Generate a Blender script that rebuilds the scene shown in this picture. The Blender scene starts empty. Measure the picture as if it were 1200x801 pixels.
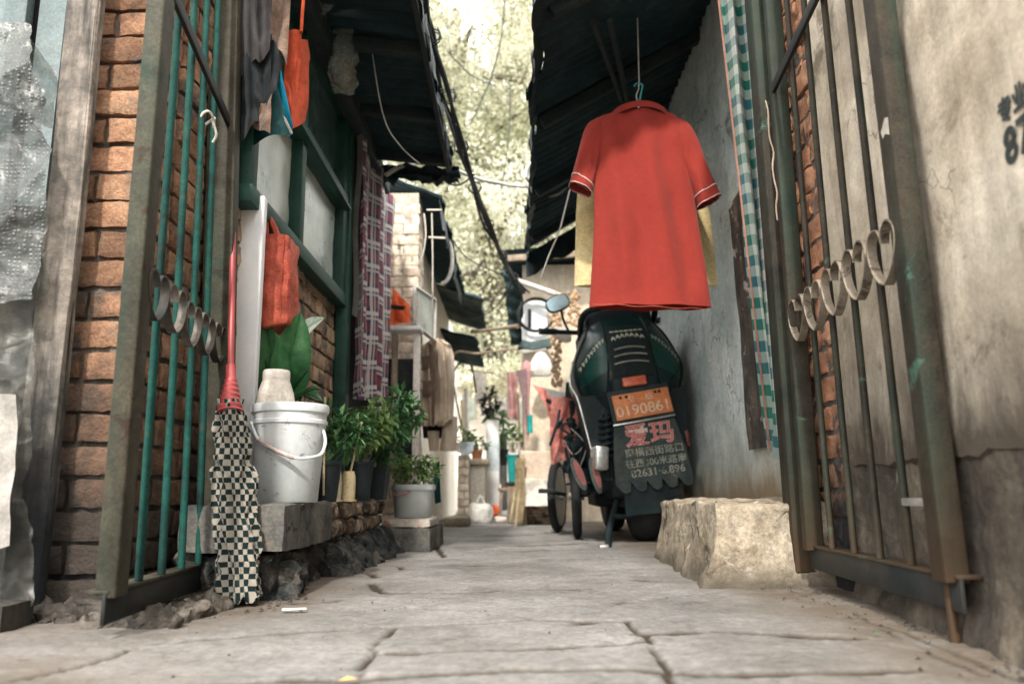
import bpy, bmesh, math, random
import numpy as np
from mathutils import Vector, Matrix, Euler, noise as mnoise
R = math.radians
rnd = random.Random(7)
scene = bpy.context.scene
COL = scene.collection

# ------------------------------------------------------------------ camera
FPX, W0, H0 = 914.0, 1200.0, 801.0
PITCH, ROLL, CAMH = R(11.0), R(0.6), 0.22
_f = Vector((0, math.cos(PITCH), math.sin(PITCH)))
_u0 = Vector((0, -math.sin(PITCH), math.cos(PITCH)))
_r0 = Vector((1, 0, 0))
_r = _r0*math.cos(ROLL) - _u0*math.sin(ROLL)
_u = _u0*math.cos(ROLL) + _r0*math.sin(ROLL)
CAM = Vector((0, 0, CAMH))
def ray(px, py):
    return _f*FPX + _r*(px-W0/2) + _u*(H0/2-py)
def P(px, py, Y):            # world point seen at a photo pixel, at depth Y along the alley
    d = ray(px, py); return CAM + d*(Y/d.y)
def PX(px, py, X):           # ... on the plane x = X
    d = ray(px, py); return CAM + d*(X/d.x)
def PZ(px, py, z=0.0):       # ... on the horizontal plane z
    d = ray(px, py); return CAM + d*((z-CAMH)/d.z)

# ------------------------------------------------------------------ materials
class NT:
    def __init__(s, name):
        s.m = bpy.data.materials.new(name); s.m.use_nodes = True
        s.t = s.m.node_tree; s.n = s.t.nodes
        s.b = s.n['Principled BSDF']; s.out = s.n['Material Output']
    def add(s, typ, **kw):
        nd = s.n.new('ShaderNode'+typ)
        for k, v in kw.items(): setattr(nd, k, v)
        return nd
    def link(s, a, b): s.t.links.new(a, b)
    def setin(s, nd, i, v):
        if hasattr(v, 'links') or hasattr(v, 'is_output'): s.link(v, nd.inputs[i])
        else: nd.inputs[i].default_value = v
    def math(s, op, a, b=0.0, c=None, clamp=False):
        nd = s.add('Math', operation=op); nd.use_clamp = clamp
        s.setin(nd, 0, a); s.setin(nd, 1, b)
        if c is not None: s.setin(nd, 2, c)
        return nd.outputs[0]
    def mix(s, fac, a, b, mode='MIX'):
        nd = s.add('Mix', data_type='RGBA', blend_type=mode)
        s.setin(nd, 0, fac)
        s.setin(nd, 6, a if not isinstance(a, tuple) else (*a, 1)[:4])
        s.setin(nd, 7, b if not isinstance(b, tuple) else (*b, 1)[:4])
        return nd.outputs[2]
    def ramp(s, fac, stops):
        nd = s.add('ValToRGB'); e = nd.color_ramp.elements
        while len(e) < len(stops): e.new(0.5)
        for el, (p, c) in zip(e, stops):
            el.position = p; el.color = (*c, 1) if len(c) == 3 else c
        s.setin(nd, 0, fac); return nd.outputs[0]
    def noise(s, vec, scale, detail=5, rough=0.6, dist=0.0):
        nd = s.add('TexNoise'); s.link(vec, nd.inputs['Vector'])
        nd.inputs['Scale'].default_value = scale; nd.inputs['Detail'].default_value = detail
        nd.inputs['Roughness'].default_value = rough; nd.inputs['Distortion'].default_value = dist
        return nd.outputs[0]
    def pos(s):
        return s.add('NewGeometry').outputs['Position']
    def scalev(s, vec, sc):
        nd = s.add('Mapping'); s.link(vec, nd.inputs[0]); nd.inputs['Scale'].default_value = sc
        return nd.outputs[0]

MATS = {}
def surf(name, cols, scale=7, rough=0.8, bump=0.3, bscale=60, bdist=0.004, metal=0.0, spec=0.3, rand=0.0, crack=None,
         grime_shade=None, streak=None, fine=0.25, patch=None, sheen=0.0, trans=0.0, alpha=1.0, sss=0.0, coat=0.0):
    """patchy weathered surface: noise-ramped colour, fine mottling, optional grime near a height, vertical streaks"""
    s = NT(name); p = s.pos()
    n1 = s.noise(p, scale, 6, 0.62, 0.3)
    k = len(cols)
    c = s.ramp(n1, [(0.33+0.36*i/max(1, k-1), cols[i]) for i in range(k)]) if k > 1 else None
    if c is None:
        rgb = s.add('RGB'); rgb.outputs[0].default_value = (*cols[0], 1); c = rgb.outputs[0]
    if rand:
        g = s.add('NewGeometry').outputs['Random Per Island']
        v = s.math('MULTIPLY_ADD', g, 2*rand, 1-rand)
        comb = s.add('CombineColor'); [s.link(v, comb.inputs[i]) for i in range(3)]
        c = s.mix(1.0, c, comb.outputs[0], 'MULTIPLY')
    if fine:
        n2 = s.noise(p, bscale*2.2, 4, 0.7)
        n2b = s.noise(p, 27, 6, 0.7, 0.4)
        v = s.math('ADD', s.math('MULTIPLY_ADD', n2, 4.2*fine, 1-2.1*fine), s.math('MULTIPLY_ADD', n2b, 3.6*fine, -1.8*fine))
        v = s.math('MAXIMUM', s.math('MINIMUM', v, 1.7), 0.25)
        comb = s.add('CombineColor'); [s.link(v, comb.inputs[i]) for i in range(3)]
        c = s.mix(1.0, c, comb.outputs[0], 'MULTIPLY')
    if streak:                      # (colour, amount, frequency)
        sv = s.scalev(p, (streak[2], streak[2], streak[2]*0.09))
        n3 = s.noise(sv, 1.0, 5, 0.65)
        f = s.math('MULTIPLY', s.ramp(n3, [(0.45, (0, 0, 0)), (0.68, (1, 1, 1))]), streak[1])
        c = s.mix(f, c, streak[0])
    if patch:                       # (colour, amount, scale, threshold)
        n4 = s.noise(p, patch[2], 7, 0.7, 0.6)
        f = s.math('MULTIPLY', s.ramp(n4, [(patch[3], (0, 0, 0)), (patch[3]+0.06, (1, 1, 1))]), patch[1])
        c = s.mix(f, c, patch[0])
    if crack:                       # (colour, amount, scale, width)
        nzc = s.add('TexNoise'); s.link(p, nzc.inputs['Vector']); nzc.inputs['Scale'].default_value = crack[2]*2.2; nzc.inputs['Detail'].default_value = 5
        scv = s.add('VectorMath', operation='SCALE'); s.link(nzc.outputs['Color'], scv.inputs[0]); scv.inputs['Scale'].default_value = 0.7/crack[2]
        adv = s.add('VectorMath', operation='ADD'); s.link(p, adv.inputs[0]); s.link(scv.outputs[0], adv.inputs[1])
        vc = s.add('TexVoronoi'); vc.feature = 'DISTANCE_TO_EDGE'; s.link(adv.outputs[0], vc.inputs['Vector']); vc.inputs['Scale'].default_value = crack[2]
        f = s.math('LESS_THAN', vc.outputs['Distance'], crack[3])
        f = s.math('MULTIPLY', f, s.ramp(s.noise(p, crack[2]*0.9, 3, 0.5), [(0.47, (0, 0, 0)), (0.56, (1, 1, 1))]))
        c = s.mix(s.math('MULTIPLY', f, crack[1]), c, crack[0])
    if grime_shade:                       # (colour, z_full, z_none, amount)
        sep = s.add('SeparateXYZ'); s.link(p, sep.inputs[0])
        mr = s.add('MapRange'); s.link(sep.outputs[2], mr.inputs[0])
        mr.inputs[1].default_value = grime_shade[2]; mr.inputs[2].default_value = grime_shade[1]
        n5 = s.noise(s.scalev(p, (1, 1, 0.45)), 6.0, 6, 0.7)
        f = s.math('MULTIPLY_ADD', n5, 1.6, -0.8)
        f = s.math('ADD', mr.outputs[0], f, clamp=True)
        f = s.math('MULTIPLY', s.math('MULTIPLY', f, mr.outputs[0]), grime_shade[3], clamp=True)
        f = s.math('MULTIPLY', f, 1.5, clamp=True)
        c = s.mix(f, c, grime_shade[0])
    s.link(c, s.b.inputs['Base Color'])
    s.b.inputs['Metallic'].default_value = metal
    s.b.inputs['Specular IOR Level'].default_value = spec
    rr = s.math('MULTIPLY_ADD', n1, 0.3, rough-0.15, clamp=True); s.link(rr, s.b.inputs['Roughness'])
    if bump:
        nb = s.noise(p, bscale, 6, 0.65)
        bn = s.add('Bump'); bn.inputs['Strength'].default_value = bump; bn.inputs['Distance'].default_value = bdist
        s.link(nb, bn.inputs['Height']); s.link(bn.outputs[0], s.b.inputs['Normal'])
    if sheen: s.b.inputs['Sheen Weight'].default_value = sheen
    if coat: s.b.inputs['Coat Weight'].default_value = coat; s.b.inputs['Coat Roughness'].default_value = 0.15
    if sss:
        s.b.inputs['Subsurface Weight'].default_value = sss; s.b.inputs['Subsurface Radius'].default_value = (0.02, 0.02, 0.02)
    if trans or alpha < 1:
        s.b.inputs['Alpha'].default_value = alpha
    if trans:
        tr = s.add('BsdfTranslucent'); s.link(c, tr.inputs[0])
        mx = s.add('MixShader'); mx.inputs[0].default_value = trans
        s.link(s.b.outputs[0], mx.inputs[1]); s.link(tr.outputs[0], mx.inputs[2]); s.link(mx.outputs[0], s.out.inputs[0])
    MATS[name] = s.m
    return s.m

def fabric(name, build, rough=0.9, trans=0.15, weave=700, bump=0.15):
    """cloth: build(s, u, v) returns the colour socket from uv coordinates (metres along the cloth)"""
    s = NT(name)
    uv = s.add('UVMap'); sep = s.add('SeparateXYZ'); s.link(uv.outputs[0], sep.inputs[0])
    c = build(s, sep.outputs[0], sep.outputs[1])
    n = s.noise(s.pos(), 9, 5, 0.6)
    v = s.math('MULTIPLY_ADD', n, 0.5, 0.75)
    comb = s.add('CombineColor'); [s.link(v, comb.inputs[i]) for i in range(3)]
    c = s.mix(1.0, c, comb.outputs[0], 'MULTIPLY')
    s.link(c, s.b.inputs['Base Color']); s.b.inputs['Roughness'].default_value = rough
    s.b.inputs['Specular IOR Level'].default_value = 0.15; s.b.inputs['Sheen Weight'].default_value = 0.2
    nb = s.noise(s.pos(), weave, 2, 0.5)
    bn = s.add('Bump'); bn.inputs['Strength'].default_value = bump; bn.inputs['Distance'].default_value = 0.001
    s.link(nb, bn.inputs['Height']); s.link(bn.outputs[0], s.b.inputs['Normal'])
    if trans:
        tr = s.add('BsdfTranslucent'); s.link(c, tr.inputs[0])
        mx = s.add('MixShader'); mx.inputs[0].default_value = trans
        s.link(s.b.outputs[0], mx.inputs[1]); s.link(tr.outputs[0], mx.inputs[2]); s.link(mx.outputs[0], s.out.inputs[0])
    MATS[name] = s.m
    return s.m

def band(s, x, period, start, width):      # 1 inside a stripe of the repeat
    f = s.math('FRACT', s.math('DIVIDE', s.math('ADD', x, 50.0*period-start), period))
    return s.math('LESS_THAN', f, width/period)

# ------------------------------------------------------------------ mesh builder
class MB:
    def __init__(s): s.v, s.f, s.m, s.uv, s.sm = [], [], [], [], []
    def face(s, idx, mat=0, uv=None, smooth=False):
        s.f.append(tuple(idx)); s.m.append(mat); s.uv.append(uv); s.sm.append(smooth)
    def add(s, verts, faces, mat=0, smooth=False):
        b = len(s.v); s.v += [Vector(p) for p in verts]
        for f in faces: s.face([b+i for i in f], mat, None, smooth)
        return s
    def box(s, c, size, rot=None, mat=0, bev=0.0, jit=0.0):
        hx, hy, hz = (d/2 for d in size)
        Q = rot.to_matrix() if isinstance(rot, Euler) else (rot or Matrix.Identity(3))
        c = Vector(c)
        if bev <= 0:
            vs = [Vector((x, y, z)) for x in (-hx, hx) for y in (-hy, hy) for z in (-hz, hz)]
            if jit: vs = [p+Vector((rnd.uniform(-jit, jit) for _ in range(3))) for p in vs]
            return s.add([c+Q@p for p in vs], [(0, 1, 3, 2), (4, 6, 7, 5), (0, 4, 5, 1), (2, 3, 7, 6), (0, 2, 6, 4), (1, 5, 7, 3)], mat)
        bev = min(bev, hx*0.9, hy*0.9, hz*0.9)
        bm = bmesh.new(); bmesh.ops.create_cube(bm, size=1)
        for v in bm.verts: v.co = Vector((v.co.x*2*hx, v.co.y*2*hy, v.co.z*2*hz))
        bmesh.ops.bevel(bm, geom=bm.edges[:], offset=bev, segments=2, affect='EDGES', profile=0.5)
        bm.verts.index_update()
        s.add([c+Q@(v.co+Vector((rnd.uniform(-jit, jit), rnd.uniform(-jit, jit), rnd.uniform(-jit, jit)))) for v in bm.verts],
              [[v.index for v in f.verts] for f in bm.faces], mat)
        bm.free(); return s
    def bar(s, p0, p1, w, d=None, side=Vector((1, 0, 0)), mat=0, bev=0.002):
        p0, p1 = Vector(p0), Vector(p1); d = d or w
        z = (p1-p0).normalized(); x = (side-z*side.dot(z)).normalized(); y = z.cross(x)
        Q = Matrix((x, y, z)).transposed()
        return s.box((p0+p1)/2, (w, d, (p1-p0).length), Q, mat, bev)
    def tube(s, pts, r, n=8, mat=0, cap=True, closed=False):
        pts = [Vector(p) for p in pts]; m = len(pts)
        rs = r if isinstance(r, (list, tuple)) else [r]*m
        b = len(s.v); ref = None
        for i, p in enumerate(pts):
            t = (pts[(i+1) % m]-pts[i-1]) if closed else (pts[min(i+1, m-1)]-pts[max(i-1, 0)])
            t.normalize()
            if ref is None: ref = t.orthogonal().normalized()
            ref = (ref-t*ref.dot(t))
            ref = ref.normalized() if ref.length > 1e-6 else t.orthogonal().normalized()
            q = t.cross(ref)
            for k in range(n):
                a = 2*math.pi*k/n; s.v.append(p+(ref*math.cos(a)+q*math.sin(a))*rs[i])
        for i in range(m if closed else m-1):
            j = (i+1) % m
            for k in range(n):
                s.face((b+i*n+k, b+i*n+(k+1) % n, b+j*n+(k+1) % n, b+j*n+k), mat, None, True)
        if cap and not closed:
            s.face([b+k for k in range(n)][::-1], mat); s.face([b+(m-1)*n+k for k in range(n)], mat)
        return s
    def lathe(s, c, prof, n=28, mat=0, Q=None, wob=0.0):
        c = Vector(c); b = len(s.v); m = len(prof)
        for (r, z) in prof:
            for k in range(n):
                a = 2*math.pi*k/n
                rr = r*(1+wob*math.sin(2*a+1.0))
                p = Vector((rr*math.cos(a), rr*math.sin(a), z))
                s.v.append(c+(Q@p if Q else p))
        for i in range(m-1):
            for k in range(n):
                s.face((b+i*n+k, b+i*n+(k+1) % n, b+(i+1)*n+(k+1) % n, b+(i+1)*n+k), mat, None, True)
        if prof[0][0] > 1e-5: s.face([b+k for k in range(n)][::-1], mat)
        if prof[-1][0] > 1e-5: s.face([b+(m-1)*n+k for k in range(n)], mat)
        return s
    def sheet(s, fn, nu, nv, uvs=(1, 1), mat=0, smooth=True, wrap=False):
        b = len(s.v)
        for j in range(nv+1):
            for i in range(nu+1): s.v.append(Vector(fn(i/nu, j/nv)))
        for j in range(nv):
            for i in range(nu):
                q = (b+j*(nu+1)+i, b+j*(nu+1)+i+1, b+(j+1)*(nu+1)+i+1, b+(j+1)*(nu+1)+i)
                uv = [((i+di)/nu*uvs[0], (j+dj)/nv*uvs[1]) for di, dj in ((0, 0), (1, 0), (1, 1), (0, 1))]
                s.face(q, mat, uv, smooth)
        return s
    def prism(s, poly, off, mat=0):
        """poly: world points (planar outline); off: extrusion vector"""
        b = len(s.v); n = len(poly); off = Vector(off)
        s.v += [Vector(p) for p in poly] + [Vector(p)+off for p in poly]
        s.face([b+i for i in range(n)][::-1], mat); s.face([b+n+i for i in range(n)], mat)
        for i in range(n): s.face((b+i, b+(i+1) % n, b+n+(i+1) % n, b+n+i), mat)
        return s
    def rough_box(s, lo, hi, step=0.02, amp=0.006, rad=0.02, freq=14, mat=0, seed=0, warp=None):
        lo, hi = Vector(lo), Vector(hi); c = (lo+hi)/2; h = (hi-lo)/2
        rad = min(rad, *h)
        def fix(p):
            q = p-c; inner = Vector([max(-h[i]+rad, min(h[i]-rad, q[i])) for i in range(3)])
            d = q-inner
            if d.length > 1e-9: q = inner+d.normalized()*min(rad, d.length if d.length < rad else rad)
            w = c+q
            nn = Vector([mnoise.fractal(w*freq+Vector((k*31.7+seed, seed*1.3, k*7.1)), 1.0, 2.0, 4) for k in range(3)])
            w = w+nn*amp
            return warp(w) if warp else w
        for ax in range(3):
            a1, a2 = (ax+1) % 3, (ax+2) % 3
            n1 = max(1, min(60, int((hi[a1]-lo[a1])/step))); n2 = max(1, min(60, int((hi[a2]-lo[a2])/step)))
            for side in (0, 1):
                def fn(u, v):
                    p = Vector((0, 0, 0)); p[ax] = (hi if side else lo)[ax]
                    p[a1] = lo[a1]+(hi[a1]-lo[a1])*u; p[a2] = lo[a2]+(hi[a2]-lo[a2])*v
                    return fix(p)
                f0 = len(s.f); s.sheet(fn, n1, n2, mat=mat)
                if not side:
                    for k in range(f0, len(s.f)): s.f[k] = s.f[k][::-1]; s.uv[k] = s.uv[k][::-1]
        return s
    def xf(s, M):
        s.v = [M @ p for p in s.v]; return s
    def build(s, name, mats, parent=None, origin=None):
        me = bpy.data.meshes.new(name)
        if parent is not None: o0 = wloc(parent)
        elif origin is not None: o0 = Vector(origin)
        else:
            xs = [p.x for p in s.v]; ys = [p.y for p in s.v]; zs = [p.z for p in s.v]
            o0 = Vector(((min(xs)+max(xs))/2, (min(ys)+max(ys))/2, min(zs)))
        me.from_pydata([p-o0 for p in s.v], [], s.f)
        for m in (mats if isinstance(mats, (list, tuple)) else [mats]): me.materials.append(m)
        me.polygons.foreach_set('material_index', s.m)
        me.polygons.foreach_set('use_smooth', s.sm)
        if any(u is not None for u in s.uv):
            L = me.uv_layers.new(name='UVMap'); flat = []
            for f, u in zip(s.f, s.uv):
                for k in range(len(f)): flat += list(u[k]) if u else [0.0, 0.0]
            L.data.foreach_set('uv', flat)
        me.update()
        try: me.set_sharp_from_angle(angle=R(45))
        except Exception: pass
        ob = bpy.data.objects.new(name, me); COL.objects.link(ob)
        if parent is not None: ob.parent = parent
        else: ob.location = o0
        return ob

def wloc(o):
    p = Vector(o.location)
    return p + (wloc(o.parent) if o.parent else Vector((0, 0, 0)))
def empty(name, loc, label, cat, group=None):
    o = bpy.data.objects.new(name, None); o.empty_display_size = 0.1; COL.objects.link(o); o.location = loc
    return tag(o, label, cat, group)
def tag(o, label=None, cat=None, group=None, kind=None):
    if label: o['label'] = label
    if cat: o['category'] = cat
    if group: o['group'] = group
    if kind: o['kind'] = kind
    return o
def bez(pts, n=24):
    """smooth curve through points"""
    pts = [Vector(p) for p in pts]; out = []
    for i in range(len(pts)-1):
        p0 = pts[max(i-1, 0)]; p1 = pts[i]; p2 = pts[i+1]; p3 = pts[min(i+2, len(pts)-1)]
        m = max(2, n//(len(pts)-1))
        for k in range(m):
            t = k/m
            out.append(0.5*((2*p1)+(p2-p0)*t+(2*p0-5*p1+4*p2-p3)*t*t+(3*p1-p0-3*p2+p3)*t**3))
    out.append(pts[-1]); return out
def sag(a, b, d, n=16):
    a, b = Vector(a), Vector(b)
    return [a.lerp(b, i/n)+Vector((0, 0, -d*4*(i/n)*(1-i/n))) for i in range(n+1)]
def text_into(mb, body, size, Mx, mat=0, depth=0.0, align='CENTER', bold=0.0):
    cu = bpy.data.curves.new('txt', 'FONT'); cu.body = body; cu.size = size; cu.align_x = align; cu.align_y = 'CENTER'
    cu.extrude = depth; cu.offset = bold; cu.resolution_u = 3
    ob = bpy.data.objects.new('txt', cu); COL.objects.link(ob)
    bpy.context.view_layer.update()
    dg = bpy.context.evaluated_depsgraph_get()
    me = bpy.data.meshes.new_from_object(ob.evaluated_get(dg))
    mb.add([Mx @ v.co for v in me.vertices], [list(p.vertices) for p in me.polygons], mat)
    bpy.data.objects.remove(ob); bpy.data.meshes.remove(me); bpy.data.curves.remove(cu)
    return mb
def N3(p, f=1.0, o=4): return mnoise.fractal(Vector(p)*f, 1.0, 2.0, o)

def bricks(mb, o, u, n, length, height, course=0.063, bl=0.12, mort=0.010, depth=0.05, skip=None, z0=0.0, amp=0.003, head=0.5, mat=0):
    """rows of individually rough brick faces on a plane: o origin, u along, n outward"""
    o, u, n = Vector(o), Vector(u).normalized(), Vector(n).normalized(); zz = Vector((0, 0, 1))
    rows = int(height/course)
    for j in range(rows):
        x = -bl*(0.5 if j % 2 else 0.0)*head*2
        zb = z0+j*course; hdr = (j % 2 == 0)
        while x < length-0.005:
            L = bl*(1 if hdr or head < 0.4 else 0.5)*rnd.uniform(0.95, 1.05)
            a, b = max(0, x), min(length, x+L-mort); x += L
            if b-a < 0.02: continue
            if skip and skip((a+b)/2, zb+course/2): continue
            dz = rnd.uniform(-0.002, 0.002); dn = rnd.uniform(-0.004, 0.004); tilt = rnd.uniform(-0.004, 0.004)
            nu = max(4, int((b-a)/0.014)); nv = 4
            hh = course-mort
            base = len(mb.v); sd = rnd.uniform(0, 100)
            def fn(s_, t_):
                eu = min(s_, 1-s_)*(b-a); ev = min(t_, 1-t_)*hh
                e = min(eu, ev)
                px = a+(b-a)*s_; pz = zb+dz+hh*t_+tilt*(s_-0.5)
                w = Vector((px*22, pz*22, sd))
                d = dn+mnoise.fractal(w, 1.0, 2.0, 3)*amp*1.6
                d += mnoise.fractal(w*3.1, 1.0, 2.0, 3)*amp*0.7
                if e < 0.0035:
                    k_ = 1.0 if e < 1e-6 else 0.5
                    d -= 0.0020*k_; px += mnoise.noise(w*3.2)*0.004*k_; pz += mnoise.noise(w*3.2+Vector((9, 9, 9)))*0.0035*k_
                return o+u*px+n*d+zz*pz
            us = [0, 0.03]+[0.03+0.94*k/(nu-1) for k in range(1, nu-1)]+[0.97, 1]
            vs = [0, 0.055, 0.25, 0.5, 0.75, 0.945, 1]
            b0 = len(mb.v)
            for t_ in vs:
                for s_ in us: mb.v.append(fn(s_, t_))
            A = len(us)
            for jj in range(len(vs)-1):
                for ii in range(A-1):
                    mb.face((b0+jj*A+ii, b0+jj*A+ii+1, b0+(jj+1)*A+ii+1, b0+(jj+1)*A+ii), mat, None, True)
            ring = [b0+i for i in range(A)]+[b0+jj*A+A-1 for jj in range(1, len(vs))]+[b0+(len(vs)-1)*A+i for i in range(A-2, -1, -1)]+[b0+jj*A for jj in range(len(vs)-2, 0, -1)]
            c0 = len(mb.v)
            for k in ring: mb.v.append(mb.v[k]-n*(depth*0.5))
            for k in range(len(ring)):
                k2 = (k+1) % len(ring)
                mb.face((ring[k2], ring[k], c0+k, c0+k2), mat, None, False)
    return mb

def leaf(mb, p, d, up, L, w, mat=0, bend=0.2, seg=1):
    """one folded pointed leaf from p along d"""
    d = d.normalized(); s = d.cross(up)
    s = s.normalized() if s.length > 1e-4 else d.orthogonal().normalized()
    nrm = s.cross(d)
    b = len(mb.v)
    tip = p+d*L-nrm*L*bend
    mid = p+d*L*0.5
    mb.v += [Vector(p), mid+s*w/2+nrm*w*0.15, tip, mid-s*w/2+nrm*w*0.15]
    mb.face((b, b+1, b+2), mat, None, False); mb.face((b, b+2, b+3), mat, None, False)
def rdir(r, zmin=-1.0):
    while True:
        v = Vector((r.uniform(-1, 1), r.uniform(-1, 1), r.uniform(-1, 1)))
        if 0.05 < v.length <= 1:
            v.normalize()
            if v.z >= zmin: return v
# ------------------------------------------------------------------ render / world / light
scene.render.engine = 'CYCLES'
scene.cycles.use_denoising = True
scene.cycles.max_bounces = 7; scene.cycles.transparent_max_bounces = 12
scene.view_settings.view_transform = 'Standard'; scene.view_settings.look = 'None'
scene.view_settings.exposure = 0; scene.view_settings.gamma = 1
SUN_EL, SUN_DIR = R(43), Vector((-0.11, -0.85, 0)).normalized()      # sun stands behind the camera, a little left
world = bpy.data.worlds.new('World'); scene.world = world; world.use_nodes = True
wn = world.node_tree; bg = wn.nodes['Background']
sky = wn.nodes.new('ShaderNodeTexSky'); sky.sky_type = 'NISHITA'; sky.sun_disc = False
sky.sun_elevation = SUN_EL; sky.sun_rotation = math.atan2(SUN_DIR.x, SUN_DIR.y)
sky.dust_density = 4.0; sky.air_density = 1.0; sky.ozone_density = 1.0; sky.altitude = 0
hz = wn.nodes.new('ShaderNodeMix'); hz.data_type = 'RGBA'; hz.inputs[0].default_value = 0.80; hz.inputs[7].default_value = (33.0, 32.6, 31.0, 1)   # bright summer haze over the sky
wn.links.new(sky.outputs[0], hz.inputs[6]); wn.links.new(hz.outputs[2], bg.inputs[0]); bg.inputs[1].default_value = 0.15
sd = bpy.data.lights.new('sun', 'SUN'); sd.energy = 5.0; sd.angle = R(3); sd.color = (1.0, 0.94, 0.85)
so = bpy.data.objects.new('sun', sd); COL.objects.link(so)
sv = Vector((SUN_DIR.x*math.cos(SUN_EL), SUN_DIR.y*math.cos(SUN_EL), math.sin(SUN_EL)))
so.rotation_euler = sv.to_track_quat('Z', 'Y').to_euler()
cd = bpy.data.cameras.new('camera'); cam = bpy.data.objects.new('camera', cd); COL.objects.link(cam)
cd.sensor_width = 36; cd.lens = 36*FPX/W0; cd.clip_start = 0.02; cd.clip_end = 3000
cam.matrix_world = Matrix.Translation(CAM) @ Matrix((_r, _u, -_f)).transposed().to_4x4()
scene.camera = cam
cd.dof.use_dof = True; cd.dof.focus_distance = 1.95; cd.dof.aperture_fstop = 3.2

# ------------------------------------------------------------------ materials
DK = (0.010, 0.026, 0.030)
m_brick_l = surf('brick_orange', [(0.1118, 0.0731, 0.0516), (0.2666, 0.1419, 0.086), (0.3268, 0.1849, 0.1118), (0.1634, 0.1204, 0.0903)], 9, 0.9, 1.0, 70, 0.008, rand=0.40,
                 grime_shade=((0.050, 0.040, 0.034), 0.05, 0.95, 0.95), patch=((0.09, 0.085, 0.08), 0.85, 4.0, 0.56), fine=0.4)  # lower pier's shade put into the brick colour, darker towards the ground
m_brick_h = surf('brick_dull', [(0.14, 0.11, 0.09), (0.33, 0.22, 0.15), (0.42, 0.28, 0.18), (0.19, 0.15, 0.12)], 9, 0.92, 0.8, 60, 0.005, rand=0.3,
                 patch=((0.08, 0.08, 0.075), 0.75, 6.0, 0.54))
m_brick_r = surf('brick_red', [(0.24, 0.12, 0.075), (0.46, 0.22, 0.13), (0.52, 0.30, 0.19)], 10, 0.9, 0.9, 60, 0.005, rand=0.2,
                 grime_shade=((0.02, 0.02, 0.02), 0.05, 0.55, 0.95), patch=((0.03, 0.03, 0.03), 0.85, 7.0, 0.55))
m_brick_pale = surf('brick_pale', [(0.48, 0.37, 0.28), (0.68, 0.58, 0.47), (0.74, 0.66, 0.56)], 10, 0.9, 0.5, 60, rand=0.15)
m_mortar = surf('mortar', [(0.085, 0.075, 0.066), (0.19, 0.168, 0.148)], 14, 0.95, 0.9, 90, 0.006, grime_shade=((0.02, 0.02, 0.02), 0.0, 0.6, 0.9))
m_mortar_d = surf('mortar_dark', [(0.035, 0.034, 0.033), (0.10, 0.09, 0.08)], 14, 0.95, 0.9, 90, 0.006)
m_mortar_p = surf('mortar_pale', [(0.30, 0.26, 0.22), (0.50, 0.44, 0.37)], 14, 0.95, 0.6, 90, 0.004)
m_wood = surf('weathered_wood', [(0.096, 0.08832, 0.0816), (0.2496, 0.216, 0.1872), (0.384, 0.3408, 0.3024)], 9, 0.9, 1.0, 30, 0.006,
              streak=((0.030, 0.030, 0.031), 0.9, 42), grime_shade=((0.02, 0.023, 0.027), 0.1, 1.0, 0.75))
m_wood_dk = surf('dark_wood', [(0.012, 0.017, 0.02), (0.035, 0.035, 0.033), (0.07, 0.055, 0.045)], 7, 0.85, 0.6, 40, streak=((0.008, 0.013, 0.015), 0.8, 40))
m_wood_far = surf('faded_wood', [(0.20, 0.15, 0.11), (0.42, 0.34, 0.26)], 8, 0.9, 0.5, 40, streak=((0.12, 0.09, 0.07), 0.7, 40))
m_gate_olive = surf('gate_olive_rust', [(0.03309, 0.02823, 0.01985), (0.05073, 0.04632, 0.0344), (0.06836, 0.06087, 0.0441), (0.02426, 0.03749, 0.02911)], 6, 0.62, 0.35, 90, 0.002, metal=0.15,
                    streak=((0.018, 0.045, 0.036), 0.35, 16), patch=((0.035, 0.022, 0.014), 0.8, 18, 0.57), spec=0.2, fine=0.4)
m_gate_green = surf('gate_green', [(0.004, 0.020, 0.019), (0.006, 0.046, 0.039), (0.009, 0.062, 0.051), (0.022, 0.026, 0.020)], 7, 0.72, 0.35, 90, 0.002, metal=0.1,
                    patch=((0.06, 0.055, 0.042), 0.7, 13, 0.60), spec=0.2, fine=0.4)
m_gate_rust = surf('gate_rust', [(0.01449, 0.01305, 0.01102), (0.03044, 0.02551, 0.01884), (0.04638, 0.03768, 0.02754)], 8, 0.66, 0.4, 100, 0.002, metal=0.2,
                   streak=((0.032, 0.075, 0.056), 0.5, 12), patch=((0.06, 0.14, 0.105), 0.75, 9, 0.615), fine=0.4, spec=0.22,
                   grime_shade=((0.07, 0.040, 0.022), 0.05, 0.35, 0.55))
m_gate_flake = surf('bare_flaked_metal', [(0.33, 0.3, 0.258), (0.42, 0.396, 0.348)], 30, 0.6, 0.4, 90, 0.002)
m_gate_dark = surf('dark_iron', [(0.010, 0.016, 0.018), (0.035, 0.033, 0.030)], 9, 0.6, 0.4, 90, 0.002, metal=0.3)
m_strip = surf('flat_iron_strip', [(0.1275, 0.1084, 0.08288), (0.2295, 0.1913, 0.1498), (0.2677, 0.2295, 0.1849)], 14, 0.55, 0.3, 90, 0.002, metal=0.25, patch=((0.045, 0.035, 0.028), 0.85, 16, 0.53))
m_strip_d = surf('flat_iron_strip_dark', [(0.025, 0.030, 0.030), (0.09, 0.08, 0.07), (0.22, 0.19, 0.16)], 14, 0.55, 0.3, 90, 0.002, metal=0.3)
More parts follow.
